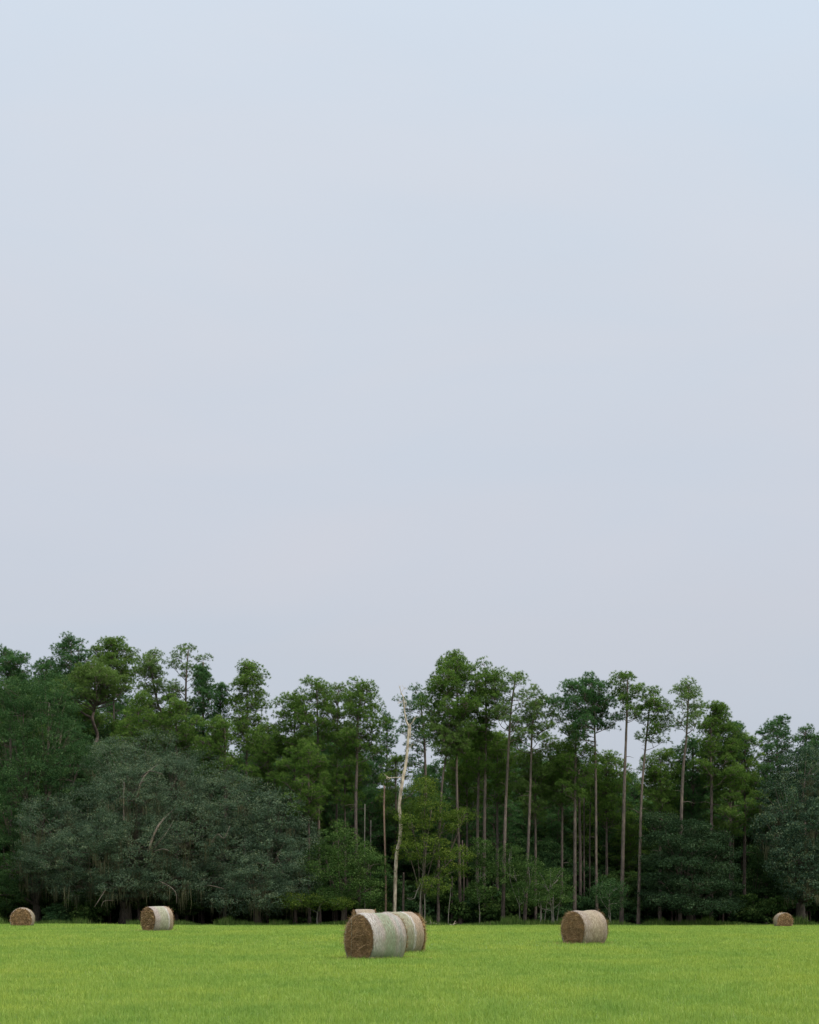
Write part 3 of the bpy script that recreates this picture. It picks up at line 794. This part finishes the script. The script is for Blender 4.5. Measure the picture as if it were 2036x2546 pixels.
hero_pine("olive pine with a wide flat top on a twisted forked trunk, on the left", [(236, B0), (236, 2000), (234, 1870), (240, 1830), (232, 1790), (236, 1752)],
          (236, 1656, 1735, 84), 'flat', 1.5, 'pine_olive', 189, r=.27, seed=77,
          limbs=[[(235, 1758, 0), (216, 1738, -.8), (188, 1722, -1.2), (165, 1700, -1.5)], [(236, 1752, 0), (262, 1738, -.6), (272, 1705, -1), (270, 1680, -1.2)],
                 [(229, 1786, 0), (205, 1772, -.5), (192, 1752, -1), (186, 1738, -1.2)], [(236, 1750, 0), (224, 1715, -.5), (222, 1690, -.8)],
                 [(240, 1752, 0), (250, 1710, .5), (245, 1680, .5)]])

# ------------------------------------------------------------------ broadleaf trees
def broadleaf(label, name, cat, base_px, d, lobes, mat='leaf_green', bark='bark_oak', trunk_r=.3, leaf=.15, dens=1.0, limbs=(), moss=0, seed=0, group=None, aspect=.55):
    """lobes: (cx, cy, rx, ry px, depth offset m, depth radius m)"""
    rng = np.random.default_rng(seed)
    bx = (base_px - CX) * d / F; bz = float(ground_z(bx, d)); base = np.array([bx, d, bz])
    lf, bk, ms = MB(), MB(), MB()
    s = d / F
    fork = np.array([0, 0, 0.0])
    zlow = min((HC - (l[1] - HY) * s) for l in lobes) - bz
    fork[2] = max(.8, min(2.6, zlow * .6))
    tube(bk, smooth_path([[0, 0, -.2], [rng.uniform(-.1, .1), .05, fork[2] * .5], fork], 5), np.linspace(trunk_r * 1.25, trunk_r * .85, 11), 10, rough=.15, rng=rng)
    for (cx, cy, rx, ry, dy, rd) in lobes:
        c = np.array([(cx - CX) * s - bx, dy, HC - (cy - HY) * s - bz]); R3 = np.array([rx * s, rd, ry * s])
        # limb into the lobe
        m = fork + (c - fork) * .5 + np.array([rng.uniform(-.6, .6), rng.uniform(-.6, .6), rng.uniform(-.2, .6)])
        lp = smooth_path([fork, m, c + R3 * np.array([.2, 0, .3]) * rng.uniform(-1, 1)], 6)
        tube(bk, lp, np.linspace(trunk_r * .5, .05, len(lp)), 6, rough=.15, rng=rng)
        area = 4 * math.pi * ((R3[0] * R3[1]) ** 1.6 / 3 + (R3[0] * R3[2]) ** 1.6 / 3 + (R3[1] * R3[2]) ** 1.6 / 3) ** (1 / 1.6)
        nc = int(area * 1.25 * dens) + 6
        u = rnd_dirs(rng, nc)
        # fewer clumps on the underside
        keep = (u[:, 2] > -.45) | (rng.random(nc) < .45); u = u[keep]; nc = len(u)
        shell = rng.uniform(.55, 1.03, (nc, 1)) ** .6
        cc = c + u * R3 * shell
        for q in range(0, nc, 9):
            st = lp[rng.integers(len(lp) // 2, len(lp))]
            tube(bk, [st, (st + cc[q]) / 2 + np.array([0, 0, .15]), cc[q]], [.03, .02, .008], 4)
        per = 46
        rc = rng.uniform(.35, .85, (nc, 1, 1))
        off = rnd_dirs(rng, nc * per).reshape(nc, per, 3) * rng.uniform(.25, 1, (nc, per, 1)) ** .5 * rc * np.array([1.15, 1.15, .6])
        pos = (cc[:, None, :] + off).reshape(-1, 3)
        nr = unit(np.repeat(unit(u), per, 0) * .5 + unit(off.reshape(-1, 3)) * .7 + np.array([0, 0, .5]))
        ct = np.repeat(rng.uniform(.15, .85, nc), per)
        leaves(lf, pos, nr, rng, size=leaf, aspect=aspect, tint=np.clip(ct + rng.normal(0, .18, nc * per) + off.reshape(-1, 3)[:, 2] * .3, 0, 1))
        if moss:
            nm = int(moss * area * .05) + 1
            uu = rnd_dirs(rng, nm); uu[:, 2] = -np.abs(uu[:, 2]) * .9
            for p in c + uu * R3 * rng.uniform(.7, 1.0, (nm, 1)):
                kk = rng.integers(10, 26)
                x0 = p + rng.normal(0, .16, (kk, 3)) * np.array([1.6, 1, .5])
                ln = rng.uniform(.4, 2.1, (kk, 1)) * rng.uniform(.5, 1.4)
                sw = np.stack([np.cos(a_ := rng.uniform(0, 6.28, kk)), np.sin(a_), np.zeros(kk)], 1) * .026
                tip = x0 + np.array([0, 0, -1]) * ln + rng.normal(0, .06, (kk, 3))
                mid = (x0 + tip) / 2 + rng.normal(0, .05, (kk, 3))
                v = np.stack([x0 + sw * .6, x0 - sw * .6, mid + sw, mid - sw, tip], 1).reshape(-1, 3)
                i = np.arange(kk)[:, None] * 5
                ms.add(v, np.concatenate([i + np.array([[0, 1, 3]]), i + np.array([[0, 3, 2]]), i + np.array([[2, 3, 4]])]), np.repeat(rng.random(kk), 5))
    for (pts, r0) in limbs:
        lp = smooth_path([np.array([(x - CX) * s - bx, o, HC - (y - HY) * s - bz]) for (x, y, o) in pts], 6)
        tube(bk, lp, np.linspace(r0, r0 * .45, len(lp)), 7, rough=.3, rng=rng)
    root = empty(name, base, label, cat, group)
    bk.build('trunk', M[bark], root, smooth=True)
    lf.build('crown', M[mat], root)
    if moss: ms.build('hanging_moss', M['moss'], root)['kind'] = 'stuff'
    return root

# the big live oak on the left
broadleaf("huge spreading grey-green live oak with hanging moss, behind the left bales", 'live_oak', 'live oak', 311, 178,
    [(140, 2060, 85, 80, -3, 5), (110, 2150, 62, 70, -2, 4), (230, 2020, 90, 75, -1, 5.5), (300, 1905, 95, 70, 0, 5), (380, 1870, 85, 62, 2, 5),
     (345, 1985, 100, 85, -4, 5), (430, 1960, 100, 85, -2, 6), (500, 1930, 80, 70, 1, 5), (250, 2120, 95, 75, -5.5, 4.5), (370, 2110, 95, 80, -5.5, 5),
     (480, 2080, 105, 95, -5, 5), (580, 2010, 95, 90, -2, 6), (600, 2120, 95, 85, -4, 5), (210, 2200, 70, 38, -4, 4), (330, 2200, 75, 40, -6, 4),
     (440, 2190, 80, 50, -6, 4), (560, 2200, 85, 55, -4.5, 4.5), (165, 2140, 90, 60, -5, 4), (290, 2080, 60, 60, -7, 3)],
    'leaf_oak', 'bark_oak', .62, leaf=.15, dens=1.45, moss=1.6, seed=5, aspect=.42,
    limbs=[([(311, 2270, 0), (330, 2220, -2), (380, 2170, -5), (402, 2128, -9.0), (412, 2096, -9.3), (425, 2064, -8.8), (436, 2038, -6.4), (446, 2010, -2)], .17),
           ([(400, 2125, -8), (420, 2110, -9.0), (442, 2084, -9.0), (452, 2055, -7)], .07),
           ([(345, 2180, -3), (356, 2060, -5), (370, 1990, -7.3), (381, 1952, -7.2), (391, 1928, -5.4), (400, 1905, -2)], .14),
           ([(378, 1945, -7), (400, 1932, -7.5), (432, 1940, -7.8)], .07), ([(380, 1960, -7.6), (402, 1952, -8)], .06),
           ([(340, 2050, -8), (337, 1990, -7.4), (330, 1955, -5.6), (300, 1940, -3)], .07),
           ([(415, 2125, -8.8), (440, 2120, -10.3), (456, 2124, -10.4)], .08),
           ([(520, 2210, -6), (545, 2205, -8.6), (582, 2213, -9)], .08), ([(430, 2195, -9.5), (460, 2210, -10.3), (472, 2225, -10.5), (474, 2248, -10.5)], .06),
           ([(296, 2215, -8), (290, 2240, -10.2), (281, 2256, -10.5)], .05), ([(317, 2240, -8.4), (303, 2242, -10.2), (296, 2256, -10.4)], .04)])
broadleaf("rounded grey-green live oak forming the right shoulder of the huge one", 'live_oak', 'live oak', 640, 174,
    [(640, 2010, 75, 75, 1, 5), (700, 2040, 75, 80, 0, 5), (745, 2110, 60, 80, 0, 4), (690, 2140, 80, 80, -3, 4), (640, 2180, 70, 60, -3, 4),
     (740, 2200, 68, 62, -2, 4), (675, 2230, 70, 42, -3.5, 3.5), (590, 2240, 60, 35, -3, 3)],
    'leaf_oak', 'bark_oak', .4, leaf=.17, dens=1.1, aspect=.42, moss=.6, seed=6, limbs=[([(540, 2100, -4.6), (556, 2080, -5), (572, 2090, -5.4), (585, 2060, -5)], .06)])
broadleaf("mossy live oak filling the lower right corner of the forest, cut by the photo's edge", 'live_oak', 'live oak', 1990, 174,
    [(1960, 1990, 75, 70, 1, 5), (2020, 1920, 75, 75, 2, 5), (1925, 2070, 60, 65, -2, 4.5), (2010, 2060, 80, 70, -3, 4.5), (1965, 2150, 80, 70, -4, 4),
     (2050, 2150, 70, 75, -4, 4), (1990, 2210, 75, 42, -4, 3.5), (2090, 2000, 70, 90, 0, 5), (1945, 2130, 50, 50, -4, 3)],
    'leaf_oak_dark', 'bark_oak', .45, leaf=.18, moss=.9, seed=7)
broadleaf("wide dark oak with low sweeping branches between the tan bale and the smallest bale", 'live_oak', 'live oak', 1715, 173,
    [(1640, 2040, 50, 16, 0, 3), (1700, 2058, 62, 17, -1, 3.5), (1755, 2085, 62, 18, 0, 3.5), (1650, 2090, 60, 20, -1.5, 3.5), (1715, 2110, 70, 22, -2, 4), (1785, 2125, 52, 18, 0, 3),
     (1630, 2140, 50, 20, -1, 3), (1690, 2152, 75, 20, -3, 4), (1765, 2165, 60, 18, -2, 3.5), (1640, 2190, 55, 20, -2, 3.5), (1720, 2200, 75, 20, -3.5, 4), (1795, 2205, 45, 16, -1, 3),
     (1660, 2240, 65, 20, -3, 4), (1735, 2255, 80, 18, -3.5, 4), (1620, 2235, 40, 22, -1, 3), (1800, 2250, 40, 18, -1, 3), (1720, 2150, 55, 70, 3, 3)],
    'leaf_deep', 'bark_oak', .36, leaf=.20, dens=.9, seed=8)
broadleaf("dense dark green broadleaf tree rising high at the left edge behind the live oak", 'broadleaf_tree', 'tree', 90, 179,
    [(40, 1760, 80, 75, 0, 5), (120, 1740, 70, 70, 1, 5), (30, 1880, 90, 90, -1, 5), (140, 1850, 85, 85, 0, 5), (190, 1930, 70, 80, -1, 4.5),
     (90, 1960, 90, 80, -2, 5), (20, 2020, 70, 90, -2, 5), (30, 2140, 60, 80, -3, 4), (20, 2220, 50, 40, -3, 3.5)],
    'leaf_dark', 'bark_oak', .42, leaf=.17, dens=.95, seed=9)
broadleaf("dark broadleaf tree under the olive flat-topped pine", 'broadleaf_tree', 'tree', 260, 194,
    [(230, 1880, 60, 60, 0, 4), (290, 1850, 60, 60, 1, 4), (350, 1870, 60, 60, 0, 4), (260, 1930, 80, 60, -1, 4), (185, 1850, 50, 50, 0, 4)], 'leaf_dark', leaf=.18, seed=10)
broadleaf("green bushy tree left of the dead tree's foot, over the nearest bales", 'broadleaf_tree', 'tree', 855, 171.5,
    [(840, 2090, 45, 45, 0, 3), (880, 2130, 62, 50, -.5, 3.5), (920, 2160, 50, 48, -1, 3), (850, 2190, 62, 45, -1.5, 3), (910, 2220, 52, 35, -1.5, 2.6), (800, 2150, 50, 50, 0, 3), (820, 2235, 60, 28, -1, 2.6)],
    'leaf_green', 'bark_oak', .2, leaf=.16, seed=11)
broadleaf("small tree with yellowing leaves low between the live oak and the bushy green tree", 'broadleaf_tree', 'tree', 790, 169.5,
    [(790, 2243, 34, 16, 0, 1.4), (845, 2248, 36, 16, -.4, 1.4), (735, 2240, 40, 18, 0, 1.6)], 'leaf_lime', 'bark_pale', .05, leaf=.15, dens=1.6, seed=12)
broadleaf("loose yellow-green tree right beside the pale dead tree", 'broadleaf_tree', 'tree', 1045, 171,
    [(1050, 1960, 32, 30, 0, 2), (1070, 2010, 42, 38, 0, 2.5), (1025, 2040, 36, 36, .5, 2.5), (1100, 2050, 55, 28, 0, 2.5), (1150, 2030, 38, 18, -.5, 1.6),
     (1060, 2110, 55, 34, -.5, 2.5), (1130, 2130, 45, 26, -1, 2), (1078, 2205, 34, 26, -1.2, 1.6), (1010, 2110, 35, 40, 0, 2.2), (1125, 2170, 38, 18, -.6, 1.5)],
    'leaf_lime', 'bark_oak', .10, leaf=.16, dens=.95, seed=13)
broadleaf("fine-leaved pale sapling clump left of the tan bale", 'young_tree', 'young tree', 1370, 169.5,
    [(1350, 2200, 34, 36, 0, 2), (1385, 2190, 30, 32, 0, 2), (1370, 2235, 42, 22, -.4, 1.8), (1335, 2240, 22, 20, 0, 1.4), (1402, 2225, 20, 26, 0, 1.4)],
    'leaf_green', 'bark_pale', .07, leaf=.13, dens=1.4, seed=14,
    limbs=[([(1376, 2297, 0), (1374, 2260, 0), (1376, 2215, 0)], .07), ([(1343, 2297, 0), (1343, 2260, .2), (1340, 2220, 0)], .05), ([(1352, 2297, 0), (1358, 2250, -.2), (1366, 2200, 0)], .04), ([(1383, 2297, 0), (1390, 2250, .2), (1394, 2215, 0)], .04)])
broadleaf("green leafy bush left of the pale sapling clump", 'young_tree', 'young tree', 1290, 171,
    [(1275, 2180, 36, 40, 0, 2), (1312, 2160, 30, 32, 0, 2), (1300, 2220, 34, 30, -.4, 1.8), (1268, 2130, 28, 30, 0, 1.6)], 'leaf_green', 'bark_pale', .05, leaf=.15, dens=1.0, seed=15)
broadleaf("small bushy tree just right above the tan bale", 'young_tree', 'young tree', 1516, 170,
    [(1500, 2230, 30, 24, 0, 1.8), (1525, 2215, 26, 28, 0, 1.8), (1532, 2250, 20, 16, 0, 1.2), (1490, 2205, 22, 18, 0, 1.2)], 'leaf_dark', 'bark_pale', .05, leaf=.14, dens=1.3, seed=16,
    limbs=[([(1520, 2297, 0), (1513, 2280, 0), (1511, 2255, 0)], .05)])
broadleaf("small pine-green sapling between the two straight trunks right of the bales", 'young_tree', 'young tree', 1190, 171.5,
    [(1195, 2110, 24, 30, 0, 1.5), (1205, 2170, 30, 34, 0, 1.6), (1188, 2220, 26, 24, 0, 1.5)], 'leaf_green', 'bark_pale', .04, leaf=.15, dens=1.7, seed=17)

# understory, copied through the depth of the wood
rngf = np.random.default_rng(42)
def understory_proto(seed, mat, h=13.0):
    r = np.random.default_rng(seed)
    d = 200; s = d / F; bx = 1018; zb = HY + (HC - float(ground_z(0, 200))) / s
    lob = []
    for q in range(9):
        a = r.uniform(0, 6.28); rr = r.uniform(.5, 2.6); hz = r.uniform(.22, .9) * h
        lob.append((bx + rr * math.cos(a) / s, zb - hz / s, r.uniform(1.7, 2.8) / s, r.uniform(1.3, 2.2) / s, rr * math.sin(a), r.uniform(1.6, 2.4)))
    return broadleaf("shaded broadleaf tree deep among the pine trunks", 'understory_tree', 'tree', 1018, d, lob, mat, 'bark_oak', .085, leaf=.24, dens=.62, seed=seed, group='shaded trees inside the forest', aspect=.6)
UN = [understory_proto(201, 'leaf_dark'), understory_proto(202, 'leaf_green'), understory_proto(203, 'leaf_dark'), understory_proto(204, 'leaf_green')]

def pine_proto(seed, mat):
    r = np.random.default_rng(seed)
    H = 22.0
    pts = [np.array([0, 0, -.2])] + [np.array([r.normal(0, .25), r.normal(0, .25), H * f]) for f in (.35, .7, .98)]
    bark, ndl = pine_mesh(r, pts, np.array([pts[-1][0], pts[-1][1]]), 'round', 1.1, 3.1, H, H * .42, .16, nscale=.9)
    root = empty('pine_tree', (0, 300, 0), "dark pine crowded in behind the front rows of the forest", 'pine tree', 'pines deep in the forest')
    bark.build('trunk', M['bark_pine'], root, smooth=True); ndl.build('crown', M[mat], root)
    return root
PN = [pine_proto(301, 'pine_dark'), pine_proto(302, 'pine_mid'), pine_proto(303, 'pine_dark')]

VAL = np.array([(-300, 1660), (0, 1665), (100, 1690), (200, 1700), (340, 1730), (440, 1750), (540, 1800), (600, 1830), (700, 1830), (750, 1800), (850, 1790), (930, 1840),
                (960, 1900), (1000, 1905), (1080, 1860), (1150, 1800), (1280, 1830), (1350, 1868), (1390, 1870), (1450, 1850), (1520, 1880), (1560, 1895), (1610, 1900),
                (1660, 1890), (1720, 1880), (1860, 1900), (1890, 1940), (1940, 1900), (2036, 1880), (2400, 1880)], float)
def place(protos, used, px, d, top, href, zrot, lean=0):
    i = int(rngf.integers(len(protos)))
    o = protos[i] if not used[i] else copy_tree(protos[i])
    used[i] = True
    x = (px - CX) * d / F; gz = float(ground_z(x, d))
    H = HC - (top - HY) * d / F - gz
    k = H / href
    o.location = (x, d, gz); o.rotation_euler = (0, 0, zrot)
    w = float(np.clip(k, .75, 1.35)) * rngf.uniform(.9, 1.1)
    o.scale = (w, w, k)
    return o
def shrub_proto(seed, mat):
    r = np.random.default_rng(seed); d = 200; s = d / F; zb = HY + (HC - float(ground_z(0, 200))) / s
    lob = [(1018 + r.uniform(-1.6, 1.6) / s, zb - r.uniform(.5, 2.6) / s, r.uniform(1.1, 1.7) / s, r.uniform(.8, 1.2) / s, r.uniform(-.8, .8), 1.2) for q in range(6)]
    return broadleaf("dark low shrub in the deep shade of the forest floor", 'shrub', 'shrub', 1018, d, lob, mat, 'bark_oak', .05, leaf=.30, dens=.9, seed=seed, group='shrubs deep in the forest', aspect=.7)
SH = [shrub_proto(251, 'leaf_dark'), shrub_proto(252, 'leaf_green')]
up = [False] * len(PN); uu = [False] * len(UN); us_ = [False] * len(SH)
for (d, step) in ((194, 70), (207, 66), (222, 64), (236, 62)):
    px = -160 + rngf.uniform(0, 30)
    while px < 2210:
        place(SH, us_, px, d + rngf.uniform(-2, 2), 2297 - rngf.uniform(75, 130) * 180 / d, 3.4, rngf.uniform(0, 6.28))
        px += step * rngf.uniform(.8, 1.15)
for px in (620, 700, 905, 1010, 1100, 1165, 1225, 1262, 1330, 1420, 1550, 1590, 1850, 1900, 150, 60, 230, 940, 1050, 1075, 1135, 1210, 1245, 1285, 1380, 1445, 1500):
    o = place(SH, us_, px + rngf.uniform(-8, 8), 176 + rngf.uniform(-2, 5), 2297 - rngf.uniform(35, 95), 3.4, rngf.uniform(0, 6.28))
# rows of pines behind the front
for row, (d, step) in enumerate(((188, 72), (196, 74), (206, 84), (220, 90))):
    px = -140 + rngf.uniform(0, 40)
    while px < 2190:
        top = np.interp(px, VAL[:, 0], VAL[:, 1]) + rngf.uniform(5, 90) + (60 if row == 0 else 0)
        place(PN, up, px, d + rngf.uniform(-3, 3), top, 22.0, rngf.uniform(0, 6.28))
        px += step * rngf.uniform(.7, 1.3)
# shaded broadleaf rows
for (d, step, t0, t1) in ((181, 62, 2080, 2180), (190, 66, 1990, 2110), (200, 72, 1960, 2080), (214, 76, 1950, 2050), (228, 80, 1940, 2040)):
    px = -150 + rngf.uniform(0, 40)
    while px < 2200:
        place(UN, uu, px, d + rngf.uniform(-2.5, 2.5), rngf.uniform(t0, t1), 13.0, rngf.uniform(0, 6.28))
        px += step * rngf.uniform(.75, 1.25)

# ------------------------------------------------------------------ dead trees and thin stems
def stem(label, pts, d, radii, mat, name='dead_tree', cat='dead tree', group=None, branches=(), seed=0, twigs=0):
    rng = np.random.default_rng(seed)
    x0 = (pts[0][0] - CX) * d / F; gz = float(ground_z(x0, d)); base = np.array([x0, d, gz])
    P = [np.array([0, 0, -.1])] + [W(x, y, d) - base for (x, y) in pts[1:]]
    lp = smooth_path(P, 6)
    mb = MB()
    tube(mb, lp, np.interp(np.linspace(0, 1, len(lp)), np.linspace(0, 1, len(radii)), radii), 10, rough=.12, rng=rng)
    root = empty(name, base, label, cat, group)
    mb.build('trunk', M[mat], root, smooth=True)
    for (bp, r0) in branches:
        q = MB(); l2 = smooth_path([W(x, y, d) - base + np.array([0, o, 0]) for (x, y, o) in bp], 5)
        tube(q, l2, np.linspace(r0, r0 * .35, len(l2)), 6, rough=.2, rng=rng)
        for _ in range(twigs):
            s = l2[rng.integers(len(l2) // 3, len(l2))]; e = s + rnd_dirs(rng, 1)[0] * rng.uniform(.2, .6) + np.array([0, 0, .15])
            tube(q, [s, (s + e) / 2, e], [.02, .014, .006], 4)
        q.build('branch', M[mat], root, smooth=True)
    return root

stem("tall bleached bare dead tree with a crooked trunk, behind the nearest bales",
     [(983, B0), (982, 2272), (985, 2160), (988, 2118), (995, 2090), (997, 2050), (994, 2010), (995, 1990), (1003, 1935), (1010, 1900), (1014, 1860), (1017, 1820), (1018, 1808), (1012, 1795), (1007, 1770), (1004, 1735), (998, 1722), (995, 1706)],
     171.2, [.20, .18, .18, .175, .17, .16, .145, .13, .105, .075, .045, .022], 'bark_dead', seed=1, twigs=3,
     branches=[([(1017, 1805, 0), (1023, 1798, -.1), (1030, 1788, -.2), (1034, 1785, -.2)], .06),
               ([(1003, 1934, 0), (985, 1934, -.2), (970, 1935, -.4), (963, 1932, -.5)], .05),
               ([(972, 1935, -.4), (967, 1939, -.5), (962, 1938, -.5)], .025),
               ([(1006, 1760, 0), (1012, 1752, .1), (1008, 1742, .1)], .035),
               ([(998, 1724, 0), (1006, 1712, .1), (1010, 1708, .1)], .022), ([(996, 1715, 0), (992, 1703, 0)], .018),
               ([(1014, 1860, 0), (1020, 1857, -.1), (1023, 1850, -.1)], .03), ([(1016, 1831, 0), (1024, 1829, -.1)], .03),
               ([(1004, 1740, 0), (996, 1748, .1), (990, 1738, .2)], .025)])
stem("thin broken-off reddish dead pine left of the bleached dead tree", [(960, B0), (960, 2200), (958, 2100), (956, 2020), (957, 1954)], 172, [.11, .10, .09, .085, .075], 'bark_red', seed=2,
     branches=[([(956, 1957, 0), (954, 1952, -.1), (954, 1948, -.1)], .03), ([(957, 1985, 0), (950, 1981, -.2), (943, 1980, -.3)], .02)])
stem("pale thin leaning stem with two bare forks right of the bales", [(1042, B0), (1043, 2250), (1045, 2220), (1050, 2190)], 170.4, [.065, .06, .05, .035], 'bark_pale', 'bare_sapling', 'bare sapling', seed=3, twigs=3,
     branches=[([(1029, 2235, -.3), (1036, 2215, -.2), (1045, 2195, -.1), (1052, 2168, 0)], .045), ([(1029, 2235, -.3), (1018, 2237, -.5), (1012, 2234, -.6)], .03)])
stem("pale upright thin stem next to the forked leaning one", [(1054, B0), (1055, 2260), (1054, 2225)], 170.6, [.07, .06, .045], 'bark_pale', 'bare_sapling', 'bare sapling', seed=4)
stem("very thin curved stem left of the pine trunks at the middle", [(1113, B0), (1114, 2270), (1118, 2230), (1120, 2200)], 170.6, [.04, .035, .03, .02], 'bark_pale', 'bare_sapling', 'bare sapling', seed=5)
stem("bare grey stem leaning up to the right between the bare trunks", [(1205, 2200), (1222, 2158), (1232, 2138), (1243, 2118)], 171.0, [.05, .045, .035, .02], 'bark_pale', 'bare_sapling', 'bare sapling', seed=6) if False else None
STEMS = [(908, 2000, 2297, .06, "thin pale stem rising above the bushy tree left of the broken pine"), (922, 2040, 2297, .045, "thinnest stem just left of the broken reddish pine"),
         (1150, 2090, 2297, .08, "thin trunk hugging the right side of the tallest middle pine's trunk"), (1441, 1960, 2297, .15, "greyish trunk close right of the thin pale one above the tan bale"),
         (1452, 2040, 2297, .09, "shaded thin trunk third from the left of the close group above the tan bale"), (1467, 2010, 2297, .085, "slightly leaning pale trunk left of the umbrella pine's trunk"),
         (1003, 2170, 2297, .12, "shaded dark trunk right of the bleached dead tree's foot"), (1122, 2180, 2297, .10, "shaded trunk in the dark between two pine trunks of the middle"),
         (1268, 2240, 2297, .05, "short pale stem pair's left one beside the leaning trunk"), (1346, 2230, 2297, .05, "short pale stem in front of the dark right of the olive pine's trunk")]
for k_, (x_, yt_, yb_, r_, l_) in enumerate(STEMS):
    stem(l_, [(x_, yb_), (x_ + rngf.uniform(-2, 2), (yt_ + yb_) / 2), (x_ + rngf.uniform(-4, 4), yt_ - (60 if 1430 < x_ < 1470 else 0))], (179 if 1430 < x_ < 1470 else 173) + (k_ % 3), [r_ * 1.15, r_, r_ * .7], 'bark_pine' if r_ > .07 else 'bark_pale', 'bare_tree', 'bare tree', 'bare trunks at the forest edge', seed=400 + k_)
# fallen branches
def fallen(label, px, d, seed, n=7, size=1.0):
    rng = np.random.default_rng(seed); mb = MB()
    x0 = (px - CX) * d / F; gz = float(ground_z(x0, d))
    for q in range(n):
        p = np.array([rng.uniform(-.8, .8) * size, rng.uniform(-.3, .3), .06])
        a = rng.uniform(-.5, 3.6); ln = rng.uniform(.5, 1.7) * size
        e = p + np.array([math.cos(a) * ln, rng.uniform(-.4, .4), abs(math.sin(a)) * ln * .6])
        m = (p + e) / 2 + np.array([0, 0, .25 * ln * rng.random()])
        tube(mb, smooth_path([p, m, e], 4), np.linspace(.04, .012, 9), 5)
    o = mb.build('fallen_branch', M['bark_dead'], smooth=True)
    o.location = (x0, d, gz); o['label'] = label; o['category'] = 'fallen branch'; o['group'] = 'fallen branches at the forest edge'
fallen("tangle of pale fallen branches behind the ragged end of the second bale", 1052, 168.9, 1)
fallen("low pale fallen branch lying in the weeds between two pine trunks", 1128, 168.9, 2, 3, .6)
